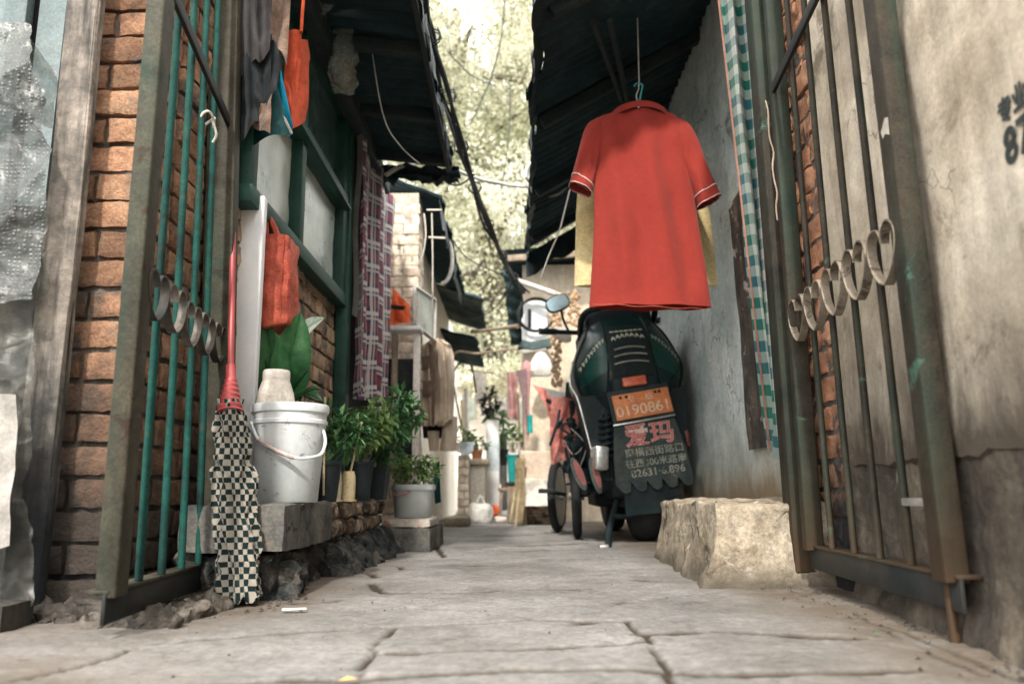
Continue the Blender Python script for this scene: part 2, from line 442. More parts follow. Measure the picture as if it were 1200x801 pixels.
m_conc = surf('old_plaster', [(0.36, 0.30, 0.225), (0.50, 0.43, 0.34), (0.58, 0.51, 0.415), (0.65, 0.585, 0.49)], 3.2, 0.92, 0.7, 75, 0.0035, fine=0.22,
              streak=((0.145, 0.118, 0.088), 0.55, 10), patch=((0.155, 0.118, 0.078), 0.75, 3.6, 0.555), grime_shade=((0.060, 0.048, 0.036), 0.20, 0.80, 0.85), crack=((0.10, 0.085, 0.07), 0.55, 2.6, 0.005))
m_plinth = surf('plaster_plinth', [(0.03779, 0.03023, 0.02441), (0.08719, 0.07091, 0.05464), (0.1744, 0.1452, 0.1104)], 4.5, 0.95, 1.0, 40, 0.008,
                streak=((0.020, 0.020, 0.020), 0.92, 11), patch=((0.36, 0.31, 0.24), 0.7, 6, 0.62))
m_bluewall = surf('blue_grey_plaster', [(0.40, 0.50, 0.51), (0.60, 0.69, 0.69), (0.74, 0.79, 0.78)], 3.5, 0.85, 0.5, 40, 0.004,
                  streak=((0.24, 0.25, 0.23), 0.4, 4.5), grime_shade=((0.26, 0.20, 0.13), 0.12, 0.60, 0.9), patch=((0.06, 0.065, 0.065), 0.7, 3.2, 0.63), crack=((0.08, 0.085, 0.08), 0.6, 3.0, 0.008))
m_beige = surf('beige_plaster', [(0.54, 0.4428, 0.3348), (0.6696, 0.5724, 0.4536), (0.7344, 0.648, 0.54)], 2.6, 0.9, 0.3, 40, streak=((0.32, 0.25, 0.18), 0.6, 5))
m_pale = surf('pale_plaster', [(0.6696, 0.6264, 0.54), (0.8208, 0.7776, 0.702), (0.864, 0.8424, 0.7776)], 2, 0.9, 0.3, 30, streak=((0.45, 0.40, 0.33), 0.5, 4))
m_stone = surf('tan_stone', [(0.1761, 0.1415, 0.1006), (0.2893, 0.2422, 0.1793), (0.3522, 0.3082, 0.2453)], 8, 0.95, 1.0, 45, 0.008, patch=((0.63, 0.57, 0.49), 0.7, 9, 0.60), fine=0.4,
               grime_shade=((0.10, 0.085, 0.065), 0.0, 0.10, 0.8), crack=((0.06, 0.048, 0.036), 0.85, 7, 0.03))
m_slab_d = surf('dark_slab_stone', [(0.045, 0.048, 0.048), (0.105, 0.102, 0.095), (0.20, 0.18, 0.15)], 7, 0.9, 0.9, 60, 0.005, fine=0.35, crack=((0.015, 0.015, 0.015), 0.8, 9, 0.03))
m_base_d = surf('damp_rubble', [(0.014, 0.0224, 0.0252), (0.0504, 0.0532, 0.0518), (0.168, 0.147, 0.1232)], 14, 0.95, 1.0, 60, 0.018, fine=0.4, patch=((0.21, 0.19, 0.165), 0.8, 20, 0.60))
m_cobble = surf('worn_ledge_brick', [(0.05, 0.042, 0.036), (0.21, 0.155, 0.11), (0.40, 0.335, 0.27)], 20, 0.95, 1.0, 50, 0.010, rand=0.45, patch=((0.018, 0.02, 0.02), 0.9, 13, 0.54))
m_roof = surf('dark_roof_sheet', [(0.006, 0.017, 0.021), (0.013, 0.034, 0.040), (0.030, 0.055, 0.058)], 3, 0.75, 0.4, 40, 0.004, patch=((0.085, 0.11, 0.11), 0.7, 5, 0.645))
m_roof_far = surf('far_roof_sheet', [(0.03, 0.06, 0.065), (0.08, 0.11, 0.11), (0.17, 0.19, 0.18)], 3, 0.75, 0.3, 40)
m_beam = surf('roof_timber', [(0.012, 0.024, 0.028), (0.035, 0.045, 0.045)], 6, 0.85, 0.5, 40)
m_tar = surf('black_roof_felt', [(0.005, 0.014, 0.017), (0.012, 0.03, 0.034)], 5, 0.6, 0.6, 25, 0.008)
m_winframe = surf('green_window_paint', [(0.0056, 0.0315, 0.0252), (0.0098, 0.0595, 0.0448), (0.021, 0.07, 0.056)], 8, 0.55, 0.4, 70, 0.003, patch=((0.16, 0.15, 0.12), 0.6, 14, 0.64), spec=0.4)
m_pane = surf('hazy_pane', [(0.22, 0.28, 0.25), (0.40, 0.46, 0.42), (0.58, 0.62, 0.57)], 4.5, 0.3, 0.25, 7, 0.02, spec=0.6, fine=0.05, streak=((0.66, 0.68, 0.63), 0.6, 12))
m_pane_d = surf('dark_pane', [(0.03, 0.07, 0.07), (0.10, 0.16, 0.15)], 5, 0.2, 0.2, 9, 0.01, spec=0.6)
m_paleblue = surf('pale_blue_paint', [(0.13, 0.17, 0.18), (0.21, 0.25, 0.255)], 6, 0.7, 0.3, 60)
m_wrap = None
m_white = surf('white_plastic', [(0.68, 0.69, 0.70), (0.78, 0.79, 0.80)], 5, 0.45, 0.05, 40, spec=0.4, fine=0.05)
m_foam = surf('white_foam', [(0.72, 0.74, 0.77), (0.82, 0.83, 0.85)], 4, 0.8, 0.15, 200, fine=0.06)
m_pail = surf('scuffed_white_pail', [(0.46, 0.5152, 0.552), (0.6072, 0.644, 0.6624), (0.6808, 0.6992, 0.7084)], 5, 0.4, 0.08, 40, spec=0.45, fine=0.08, sss=0.1,
              patch=((0.13, 0.16, 0.17), 0.8, 30, 0.60), grime_shade=((0.40, 0.43, 0.42), 0.18, 0.36, 0.5))
m_jar = surf('chalky_jar', [(0.50, 0.43, 0.36), (0.66, 0.61, 0.55), (0.74, 0.70, 0.66)], 12, 0.8, 0.3, 60)
m_red_pl = surf('red_plastic', [(0.324, 0.0495, 0.0558), (0.414, 0.0765, 0.0765)], 5, 0.4, 0.05, 40, spec=0.45, fine=0.08)
m_bag_red = surf('orange_red_leatherette', [(0.34, 0.055, 0.032), (0.50, 0.10, 0.060), (0.56, 0.15, 0.09)], 9, 0.6, 0.9, 17, 0.018, patch=((0.16, 0.03, 0.025), 0.7, 15, 0.61))
m_bag_or = surf('orange_tote_cloth', [(0.448, 0.06, 0.024), (0.56, 0.096, 0.036)], 6, 0.8, 0.5, 25, 0.006, trans=0.15)
m_leaf_b = surf('broad_leaf_green', [(0.012, 0.058, 0.022), (0.030, 0.115, 0.040), (0.06, 0.17, 0.065)], 9, 0.42, 0.3, 50, spec=0.5, trans=0.12)
m_leaf_d = surf('dark_leaves', [(0.027, 0.0825, 0.036), (0.0675, 0.1725, 0.063), (0.15, 0.285, 0.1125)], 12, 0.5, 0, rand=0.45, spec=0.4, trans=0.2)
m_leaf_m = surf('mid_leaves', [(0.0675, 0.1275, 0.042), (0.165, 0.27, 0.09), (0.33, 0.42, 0.165)], 12, 0.55, 0, rand=0.4, spec=0.4, trans=0.25)
m_leaf_t = surf('pale_tree_leaves', [(0.10, 0.115, 0.05), (0.42, 0.43, 0.29), (0.74, 0.73, 0.61), (0.84, 0.82, 0.74)], 0.55, 0.7, 0, rand=0.45, fine=0.1, trans=0.45)  # shaded inner and bright outer clumps put into the leaf colour
m_leaf_t2 = surf('pale_tree_leaves_b', [(0.15, 0.16, 0.08), (0.58, 0.57, 0.43), (0.82, 0.80, 0.70)], 0.65, 0.7, 0, rand=0.4, fine=0.1, trans=0.45)  # same clump shading put into a paler leaf colour
m_bark = surf('bark', [(0.07, 0.06, 0.045), (0.16, 0.135, 0.10)], 6, 0.95, 0.8, 20, 0.02)
m_black_pl = surf('black_plastic', [(0.008, 0.017, 0.020), (0.020, 0.030, 0.033)], 6, 0.5, 0.1, 40, spec=0.4)
m_cream = surf('cream_plastic', [(0.48, 0.42, 0.31), (0.62, 0.57, 0.45)], 10, 0.6, 0.1, 40)
m_stick = surf('bamboo', [(0.42, 0.34, 0.20), (0.58, 0.50, 0.33)], 20, 0.7, 0.2, 60)
m_soil = surf('soil', [(0.02, 0.018, 0.014), (0.05, 0.04, 0.03)], 20, 1.0, 1.0, 60, 0.01)
m_brown = surf('brown_fleece', [(0.11, 0.065, 0.045), (0.24, 0.15, 0.105), (0.34, 0.23, 0.17)], 20, 1.0, 0.9, 60, 0.008, sheen=0.3)
m_darkcloth = surf('black_cloth', [(0.006, 0.011, 0.015), (0.016, 0.020, 0.024)], 8, 0.95, 0.4, 60, sheen=0.1)
m_plumcloth = surf('plum_grey_cloth', [(0.030, 0.028, 0.033), (0.065, 0.055, 0.058)], 8, 0.95, 0.4, 60, sheen=0.2)
m_cyan = surf('cyan_cloth', [(0.0, 0.22, 0.36), (0.01, 0.30, 0.44)], 6, 0.8, 0.3, 40)
m_teal = surf('deep_teal_cloth', [(0.003, 0.035, 0.040), (0.006, 0.065, 0.066)], 6, 0.8, 0.3, 40)
m_trim = surf('off_white_trim', [(0.252, 0.24, 0.222), (0.348, 0.33, 0.312)], 12, 0.8, 0.2, 60)
m_straw = surf('dry_straw', [(0.20, 0.145, 0.08), (0.40, 0.31, 0.19)], 30, 0.9, 0.6, 80)
m_cable = surf('black_cable', [(0.008, 0.013, 0.016), (0.022, 0.026, 0.028)], 20, 0.55, 0.1, 60)
m_conduit = surf('grey_conduit', [(0.40, 0.39, 0.36), (0.58, 0.56, 0.52)], 12, 0.6, 0.1, 60)
m_twine = surf('pale_twine', [(0.50, 0.46, 0.40), (0.62, 0.58, 0.52)], 40, 0.9, 0.1, 100)
m_jacket = surf('khaki_cloth', [(0.48, 0.38, 0.29), (0.60, 0.50, 0.40), (0.66, 0.57, 0.46)], 8, 0.9, 0.4, 30, 0.008, fine=0.08)
m_jacket_d = surf('jacket_print', [(0.10, 0.07, 0.05), (0.18, 0.13, 0.10)], 20, 0.9, 0.4, 40)
m_red_shirt = surf('red_pique', [(0.25, 0.027, 0.019), (0.30, 0.035, 0.025)], 4, 0.95, 0.40, 26, 0.008, fine=0.06, sheen=0.1, trans=0.10)
m_yellow = surf('yellow_cloth', [(0.60, 0.46, 0.22), (0.72, 0.60, 0.34)], 7, 0.9, 0.3, 60, trans=0.2)
m_white_cloth = surf('white_piping', [(0.72, 0.68, 0.64)], 7, 0.9, 0.1, 60)
m_hook = surf('cyan_hanger', [(0.01, 0.20, 0.22), (0.02, 0.28, 0.30)], 9, 0.35, 0, spec=0.5)
m_sc_body = surf('scooter_green_gloss', [(0.0028, 0.021, 0.0203), (0.0042, 0.0294, 0.0273)], 5, 0.42, 0.05, 40, spec=0.35, coat=0.15, fine=0.2, patch=((0.05, 0.055, 0.05), 0.5, 12, 0.60))
m_sc_green = surf('scooter_teal_panel', [(0.0036, 0.045, 0.0372), (0.006, 0.063, 0.051)], 5, 0.42, 0.05, 40, spec=0.35, coat=0.15, fine=0.2)
m_sc_black = surf('scooter_black', [(0.005, 0.014, 0.017), (0.014, 0.022, 0.025)], 7, 0.6, 0.1, 50, spec=0.28, patch=((0.06, 0.06, 0.055), 0.45, 12, 0.60))
m_tyre = surf('tyre_rubber', [(0.009, 0.012, 0.014), (0.024, 0.025, 0.026)], 15, 0.85, 0.3, 60)
m_chrome = surf('dull_chrome', [(0.36, 0.38, 0.37), (0.55, 0.55, 0.53)], 14, 0.32, 0.1, 60, metal=0.7)
m_steel = surf('bare_steel', [(0.22, 0.22, 0.21), (0.42, 0.40, 0.38)], 14, 0.45, 0.2, 60, metal=0.6)
m_sticker = surf('silver_sticker', [(0.40, 0.42, 0.34), (0.60, 0.60, 0.50)], 40, 0.5, 0.1, 60)
m_plate = surf('orange_plate', [(0.56, 0.17, 0.065), (0.66, 0.25, 0.10)], 18, 0.55, 0.1, 60, patch=((0.50, 0.20, 0.08), 0.5, 20, 0.6))
m_ltr_white = surf('plate_lettering', [(0.62, 0.42, 0.29), (0.74, 0.56, 0.42)], 30, 0.6, 0, spec=0.2)
m_ltr_flap = surf('flap_lettering', [(0.20, 0.21, 0.18), (0.36, 0.355, 0.30)], 30, 0.7, 0, spec=0.2, patch=((0.04, 0.05, 0.048), 0.85, 26, 0.54))
m_ltr_pink = surf('flap_red_lettering', [(0.50, 0.13, 0.12), (0.58, 0.20, 0.18)], 40, 0.7, 0, spec=0.2, patch=((0.30, 0.18, 0.16), 0.8, 30, 0.56))
m_ltr_pale = surf('flap_pink_outline', [(0.60, 0.42, 0.38), (0.66, 0.50, 0.46)], 40, 0.7, 0, spec=0.2)
m_flap = surf('mud_flap_rubber', [(0.016, 0.030, 0.032), (0.035, 0.050, 0.049), (0.065, 0.068, 0.060)], 9, 0.75, 0.3, 40, patch=((0.22, 0.19, 0.14), 0.65, 16, 0.62))
m_tail = surf('tail_lamp', [(0.60, 0.12, 0.06), (0.70, 0.19, 0.10)], 14, 0.3, 0.05, 40, spec=0.5)
m_reflect = surf('pink_red_reflector', [(0.1347, 0.02425, 0.02156), (0.1617, 0.04851, 0.04043)], 14, 0.35, 0.05, 40, spec=0.5)
m_mirror = surf('mirror_glass', [(0.34, 0.48, 0.56), (0.44, 0.58, 0.64)], 5, 0.15, 0, metal=0.6)
m_poncho = surf('faded_red_poncho', [(0.36, 0.10, 0.085), (0.52, 0.19, 0.16), (0.60, 0.28, 0.24)], 7, 0.7, 0.6, 22, 0.01, trans=0.15)
m_tcloth = surf('beige_tablecloth', [(0.54, 0.43, 0.33), (0.66, 0.56, 0.46)], 4, 0.9, 0.3, 40)
m_umb = surf('mauve_nylon', [(0.15, 0.0975, 0.105), (0.24, 0.1575, 0.165)], 8, 0.8, 0.2, 40)
m_umb_p = surf('pink_nylon', [(0.405, 0.21, 0.21), (0.48, 0.285, 0.285)], 8, 0.8, 0.2, 40)
m_turq = surf('turquoise_plastic', [(0.01, 0.24, 0.24), (0.02, 0.32, 0.31)], 8, 0.45, 0.05, 40)
m_garlic = surf('dry_garlic', [(0.322, 0.196, 0.105), (0.462, 0.336, 0.224)], 24, 0.8, 0.4, 60, rand=0.25)
m_dough = surf('pale_cloth_bundle', [(0.50, 0.42, 0.36), (0.62, 0.55, 0.50)], 14, 0.9, 0.4, 40)
m_whitebag = surf('white_carrier_bag', [(0.726, 0.715, 0.682), (0.88, 0.869, 0.836)], 8, 0.5, 0.5, 30, 0.01, trans=0.3)
m_orangebag = surf('orange_carrier_bag', [(0.74, 0.13, 0.045), (0.80, 0.18, 0.07)], 8, 0.5, 0.4, 30, 0.008, trans=0.3)
m_terra = surf('terracotta', [(0.50, 0.22, 0.12), (0.60, 0.30, 0.18)], 9, 0.9, 0.2, 40)
m_pebble = surf('pebble_slab', [(0.42, 0.38, 0.33), (0.60, 0.56, 0.50)], 30, 0.9, 0.8, 80, 0.006, patch=((0.42, 0.12, 0.09), 0.8, 36, 0.58))
m_stencil = surf('black_stencil_paint', [(0.015, 0.022, 0.022), (0.04, 0.045, 0.042)], 40, 0.9, 0)
m_yleaf = surf('fallen_yellow_leaf', [(0.55, 0.36, 0.10), (0.66, 0.48, 0.18)], 40, 0.8, 0)
m_litter = surf('pale_litter', [(0.60, 0.58, 0.54)], 40, 0.8, 0)
m_grit = surf('grit', [(0.0315, 0.027, 0.0225), (0.09, 0.0765, 0.063)], 40, 0.95, 0.4, 80, rand=0.4)
m_blueplastic = surf('pale_blue_bag', [(0.42, 0.50, 0.55), (0.58, 0.64, 0.67)], 8, 0.6, 0.3, 30)

def clear_plastic(name, col, tr=0.55, rough=0.25):
    s = NT(name); s.b.inputs['Base Color'].default_value = (*col, 1); s.b.inputs['Roughness'].default_value = rough
    s.b.inputs['Specular IOR Level'].default_value = 0.7
    t = s.add('BsdfTransparent'); t.inputs[0].default_value = (0.93, 0.96, 0.95, 1)
    nb = s.noise(s.pos(), 22, 5, 0.7); bn = s.add('Bump'); bn.inputs['Strength'].default_value = 0.9; bn.inputs['Distance'].default_value = 0.02
    s.link(nb, bn.inputs['Height']); s.link(bn.outputs[0], s.b.inputs['Normal'])
    mx = s.add('MixShader'); f = s.math('MULTIPLY_ADD', s.noise(s.pos(), 14, 4, 0.6), 0.9, tr-0.45, clamp=True)
    s.link(f, mx.inputs[0]); s.link(s.b.outputs[0], mx.inputs[1]); s.link(t.outputs[0], mx.inputs[2]); s.link(mx.outputs[0], s.out.inputs[0])
    return s.m
m_clear = clear_plastic('clear_plastic_bag', (0.42, 0.48, 0.46), 0.66)

def mk_plaid(s, u, v):          # red navy and white plaid
    c = s.mix(1.0, (0.022, 0.050, 0.115), (0.022, 0.050, 0.115))
    for x in (u, v):
        c = s.mix(s.math('MULTIPLY', band(s, x, 0.120, 0.0, 0.042), 0.40), c, (0.36, 0.055, 0.06))
    for x in (u, v):
        c = s.mix(s.math('MULTIPLY', band(s, x, 0.120, 0.062, 0.020), 0.75), c, (0.74, 0.68, 0.64))
        c = s.mix(s.math('MULTIPLY', band(s, x, 0.120, 0.092, 0.012), 0.7), c, (0.66, 0.58, 0.52))
    return c
m_plaid = fabric('plaid_cloth', mk_plaid, trans=0.18)
def mk_gingham(s, u, v):        # green and white gingham
    a, b = band(s, u, 0.050, 0, 0.025), band(s, v, 0.050, 0, 0.025)
    t = s.math('MULTIPLY_ADD', s.math('ADD', a, b), 0.42, 0.16)
    g = s.mix(band(s, v, 0.20, 0.0, 0.08), (0.002, 0.10, 0.075), (0.012, 0.09, 0.105))
    return s.mix(t, (0.44, 0.47, 0.43), g)
m_gingham = fabric('gingham_cloth', mk_gingham, trans=0.15)
def mk_check(s, u, v):          # dark green and cream chequer
    a, b = band(s, u, 0.028, 0, 0.0125), band(s, v, 0.034, 0, 0.0150)
    x = s.math('ABSOLUTE', s.math('SUBTRACT', a, b))
    return s.mix(x, (0.31, 0.285, 0.245), (0.004, 0.016, 0.017))
m_check = fabric('chequered_cloth', mk_check, trans=0.08)
def film(name, col, lo, hi, dots):
    """crumpled translucent packing film: creases, bubble texture, see-through patches, yellowed dirt"""
    s = NT(name); p = s.pos()
    n = s.noise(p, 6, 6, 0.65, 0.5)
    c = s.ramp(n, [(0.36, tuple(v*0.35 for v in col)), (0.50, col), (0.60, tuple(v*1.15 for v in col)), (0.68, (col[0]*0.9, col[1]*0.72, col[2]*0.42))])
    s.link(c, s.b.inputs['Base Color']); s.b.inputs['Roughness'].default_value = 0.38; s.b.inputs['Specular IOR Level'].default_value = 0.45
    w = s.add('TexNoise'); s.link(p, w.inputs['Vector']); w.inputs['Scale'].default_value = 9; w.inputs['Detail'].default_value = 4
    sv_ = s.add('VectorMath', operation='SCALE'); s.link(w.outputs['Color'], sv_.inputs[0]); sv_.inputs['Scale'].default_value = 0.10
    ad = s.add('VectorMath', operation='ADD'); s.link(p, ad.inputs[0]); s.link(sv_.outputs[0], ad.inputs[1])
    v1 = s.add('TexVoronoi'); v1.feature = 'DISTANCE_TO_EDGE'; s.link(ad.outputs[0], v1.inputs['Vector']); v1.inputs['Scale'].default_value = 6.5
    h = s.math('MULTIPLY', s.math('MINIMUM', v1.outputs['Distance'], 0.30), 1.6)
    if dots:
        v2 = s.add('TexVoronoi'); s.link(p, v2.inputs['Vector']); v2.inputs['Scale'].default_value = 120; v2.inputs['Randomness'].default_value = 0.35
        h = s.math('ADD', h, s.math('MULTIPLY', s.math('MINIMUM', v2.outputs['Distance'], 0.45), -0.30))
        dk_ = s.math('MULTIPLY', s.math('GREATER_THAN', v2.outputs['Distance'], 0.42), 0.45)
        s.link(s.mix(dk_, c, tuple(v*0.3 for v in col)), s.b.inputs['Base Color'])
    bn = s.add('Bump'); bn.inputs['Strength'].default_value = 1.0; bn.inputs['Distance'].default_value = 0.012
    s.link(h, bn.inputs['Height']); s.link(bn.outputs[0], s.b.inputs['Normal'])
    t = s.add('BsdfTransparent'); t.inputs[0].default_value = (0.9, 0.92, 0.9, 1)
    mr = s.add('MapRange'); s.link(s.noise(p, 10, 5, 0.65), mr.inputs[0]); mr.inputs[1].default_value = 0.35; mr.inputs[2].default_value = 0.65; mr.inputs[3].default_value = lo; mr.inputs[4].default_value = hi
    mx = s.add('MixShader'); s.link(mr.outputs[0], mx.inputs[0]); s.link(s.b.outputs[0], mx.inputs[1]); s.link(t.outputs[0], mx.inputs[2]); s.link(mx.outputs[0], s.out.inputs[0])
    return s.m
m_bubble = film('bubble_wrap', (0.115, 0.124, 0.124), 0.05, 0.45, True)
m_sack = film('crumpled_clear_sheet', (0.11, 0.11, 0.10), 0.15, 0.75, False)

# ------------------------------------------------------------------ ground: one sheet to the horizon, worn flagstones near the camera
def vnoise(x, y, seed=0):
    xi, yi = np.floor(x).astype(np.int64), np.floor(y).astype(np.int64); xf, yf = x-xi, y-yi
    def h(a, b):
        n = (a*374761393 + b*668265263 + seed*974711) & 0x7fffffff
        n = ((n ^ (n >> 13))*1274126177) & 0x7fffffff
        return ((n ^ (n >> 16)) & 0xffff)/65535.0
    sx, sy = xf*xf*(3-2*xf), yf*yf*(3-2*yf)
    return (h(xi, yi)*(1-sx)+h(xi+1, yi)*sx)*(1-sy)+(h(xi, yi+1)*(1-sx)+h(xi+1, yi+1)*sx)*sy
def fbm(x, y, o=4, seed=0):
    t, a, s_ = 0, 0.5, 0
    for i in range(o):
        t = t+a*vnoise(x*2**i, y*2**i, seed+i*17); s_ += a; a *= 0.5
    return t/s_
def ground():
    xs = np.concatenate([[-400, -60, -15, -5, -2.5, -1.6], np.arange(-1.25, 1.25, 0.0085), [1.6, 2.5, 5, 15, 60, 400]])
    ys = [0.30]
    while ys[-1] < 14: ys.append(ys[-1]+max(0.0055, ys[-1]*0.0050))
    ys = np.array([-400, -60, -10, -2, -0.5, 0.0]+ys+[16, 20, 30, 60, 150, 1000])
    Xg, Yg = np.meshgrid(xs, ys); X, Y = Xg.ravel(), Yg.ravel()
    wx = X+(fbm(X*9, Y*9, 4, 3)-0.5)*0.020; wy = Y+(fbm(X*9, Y*9, 4, 9)-0.5)*0.020
    crack = np.zeros_like(X)
    joints = [  # photo traces of the slab joints and cracks, laid on the ground plane; width in metres
        ([(250, 800), (330, 793), (415, 795), (520, 789), (640, 784), (760, 783), (830, 788), (960, 786), (1070, 783)], 0.0045, 1.0),
        ([(466, 733), (455, 742), (440, 757), (424, 780), (412, 797), (400, 830)], 0.0036, 1.0),
        ([(190, 752), (300, 744), (440, 734), (466, 733)], 0.0035, 0.7),
        ([(452, 762), (530, 761), (640, 758), (752, 752)], 0.0042, 0.9),
        ([(490, 731), (560, 729), (640, 725), (735, 727)], 0.0035, 0.8),
        ([(735, 727), (744, 736), (757, 746), (768, 762), (775, 772), (800, 806)], 0.0036, 1.0),
        ([(752, 743), (800, 740), (850, 739), (900, 743), (1005, 748)], 0.006, 1.0),
        ([(440, 688), (452, 692), (540, 693), (690, 688)], 0.005, 0.9),
        ([(436, 683), (444, 690), (450, 692)], 0.009, 1.0),
        ([(340, 704), (385, 703), (396, 700)], 0.006, 0.8), ([(556, 663), (600, 662)], 0.007, 0.8),
        ([(570, 640), (620, 639), (680, 637)], 0.012, 1.0), ([(535, 642), (560, 643), (600, 645), (640, 643)], 0.008, 0.9),
        ([(575, 627), (620, 626)], 0.013, 0.8), ([(505, 625), (520, 652)], 0.010, 0.9), ([(434, 672), (441, 677)], 0.010, 1.0),
        ([(468, 662), (473, 668)], 0.008, 1.0), ([(748, 678), (768, 679)], 0.008, 0.9), ([(726, 705), (736, 705)], 0.005, 0.9),
        ([(690, 727), (672, 729)], 0.005, 0.9), ([(0, 800), (60, 786), (120, 772), (165, 757)], 0.004, 0.8),
        ([(25, 775), (45, 770), (60, 768)], 0.003, 0.6), ([(1000, 716), (1040, 740), (1090, 765), (1150, 790)], 0.003, 0.5),
        ([(1030, 730), (1110, 760), (1190, 795)], 0.004, 0.6)]
    for pts, wd, dp in joints:
        q = [PZ(a, b) for a, b in pts]
        for a, b in zip(q[:-1], q[1:]):
            dx, dy = b.x-a.x, b.y-a.y; L2 = dx*dx+dy*dy
            t = np.clip(((wx-a.x)*dx+(wy-a.y)*dy)/L2, 0, 1)
            d = np.hypot(wx-a.x-t*dx, wy-a.y-t*dy)
            hor = abs(dx) > 1.5*abs(dy)
            w = wd*(2.3 if hor else 1.0)*(0.55+0.9*fbm(X*30, Y*30, 3, 5))
            crack = np.maximum(crack, dp*np.clip(1.5-d/w, 0, 1))
    z = (fbm(X*2.2, Y*2.2, 3, 1)-0.5)*0.016+(fbm(X*14, Y*14, 4, 2)-0.5)*0.006+(fbm(X*55, Y*55, 3, 4)-0.5)*0.0022
    near = np.clip((Y-0.0)/0.5, 0, 1)*np.clip((14-Y)/3, 0, 1)*np.clip((1.6-np.abs(X))/0.5, 0, 1)
    pits = np.clip((fbm(X*24, Y*24, 3, 12)-0.70)*6, 0, 1)
    z = z*near-crack*0.010-pits*0.004*near
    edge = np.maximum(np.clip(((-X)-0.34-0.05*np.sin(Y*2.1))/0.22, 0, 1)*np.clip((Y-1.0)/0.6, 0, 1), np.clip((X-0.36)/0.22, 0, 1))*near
    edge = np.maximum(edge, 1.0*np.clip((np.abs(X+0.02)-0.26)/0.34, 0, 1)*np.clip((1.35-Y)/0.35, 0, 1))  # also darkens the ground colour towards both bottom corners of the view
    nx, ny = len(xs), len(ys)
    idx = np.arange(nx*ny).reshape(ny, nx)
    faces = np.stack([idx[:-1, :-1], idx[:-1, 1:], idx[1:, 1:], idx[1:, :-1]], -1).reshape(-1, 4)
    me = bpy.data.meshes.new('ground')
    me.vertices.add(nx*ny); me.vertices.foreach_set('co', np.stack([X, Y, z], -1).ravel().astype(np.float32))
    me.loops.add(faces.size); me.loops.foreach_set('vertex_index', faces.ravel().astype(np.int32))
    me.polygons.add(len(faces)); me.polygons.foreach_set('loop_start', np.arange(0, faces.size, 4, dtype=np.int32))
    me.update(calc_edges=True); me.validate()
    me.polygons.foreach_set('use_smooth', np.ones(len(faces), dtype=bool))
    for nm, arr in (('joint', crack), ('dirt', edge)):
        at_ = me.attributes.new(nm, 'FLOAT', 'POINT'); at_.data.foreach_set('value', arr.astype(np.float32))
    s = NT('worn_flagstone'); p = s.pos()
    n1 = s.noise(p, 2.3, 6, 0.62); n2 = s.noise(p, 70, 5, 0.75); n3 = s.noise(p, 16, 6, 0.7, 0.5)
    c = s.ramp(n1, [(0.34, (0.122, 0.117, 0.112)), (0.50, (0.192, 0.186, 0.180)), (0.66, (0.260, 0.254, 0.248))])
    c = s.mix(s.math('MULTIPLY', s.ramp(n3, [(0.52, (0, 0, 0)), (0.70, (1, 1, 1))]), 0.40), c, (0.21, 0.185, 0.168))
    v = s.math('MAXIMUM', s.math('ADD', s.math('MULTIPLY_ADD', n2, 1.7, 0.15), s.math('MULTIPLY_ADD', n3, 1.2, -0.6)), 0.3); cb = s.add('CombineColor'); [s.link(v, cb.inputs[i]) for i in range(3)]
    c = s.mix(1.0, c, cb.outputs[0], 'MULTIPLY')
    n5 = s.noise(p, 210, 2, 0.6)
    c = s.mix(s.math('MULTIPLY', s.math('GREATER_THAN', n5, 0.63), 0.4), c, (0.10, 0.09, 0.08))
    warp = s.add('VectorMath', operation='ADD'); s.link(p, warp.inputs[0])
    nz = s.add('TexNoise'); s.link(p, nz.inputs['Vector']); nz.inputs['Scale'].default_value = 7; nz.inputs['Detail'].default_value = 5
    sc_ = s.add('VectorMath', operation='SCALE'); s.link(nz.outputs['Color'], sc_.inputs[0]); sc_.inputs['Scale'].default_value = 0.22; s.link(sc_.outputs[0], warp.inputs[1])
    vc = s.add('TexVoronoi'); vc.feature = 'DISTANCE_TO_EDGE'; s.link(warp.outputs[0], vc.inputs['Vector']); vc.inputs['Scale'].default_value = 3.6
    hair = s.math('LESS_THAN', vc.outputs['Distance'], 0.007)
    hair = s.math('MULTIPLY', hair, s.ramp(s.noise(p, 2.2, 3, 0.5), [(0.50, (0, 0, 0)), (0.60, (1, 1, 1))]))
    c = s.mix(s.math('MULTIPLY', hair, 0.35), c, (0.07, 0.055, 0.042))
    n7 = s.noise(p, 1.1, 5, 0.6, 0.8)
    c = s.mix(s.math('MULTIPLY', s.ramp(n7, [(0.50, (0, 0, 0)), (0.66, (1, 1, 1))]), 0.30), c, (0.20, 0.178, 0.165))
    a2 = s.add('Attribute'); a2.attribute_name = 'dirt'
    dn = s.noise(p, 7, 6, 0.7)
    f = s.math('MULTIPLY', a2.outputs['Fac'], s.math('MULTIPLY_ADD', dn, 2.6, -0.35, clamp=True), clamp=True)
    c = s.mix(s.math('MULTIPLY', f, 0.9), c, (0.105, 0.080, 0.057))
    a1 = s.add('Attribute'); a1.attribute_name = 'joint'
    c = s.mix(s.math('MULTIPLY', a1.outputs['Fac'], 1.5, clamp=True), c, (0.040, 0.030, 0.020))
    s.link(c, s.b.inputs['Base Color']); s.b.inputs['Roughness'].default_value = 0.85; s.b.inputs['Specular IOR Level'].default_value = 0.25
    bn = s.add('Bump'); bn.inputs['Strength'].default_value = 0.55; bn.inputs['Distance'].default_value = 0.003
    s.link(s.math('ADD', n2, s.math('MULTIPLY', n5, 0.5)), bn.inputs['Height']); s.link(bn.outputs[0], s.b.inputs['Normal'])
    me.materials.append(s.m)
    o = bpy.data.objects.new('ground', me); COL.objects.link(o); return tag(o, kind='structure')
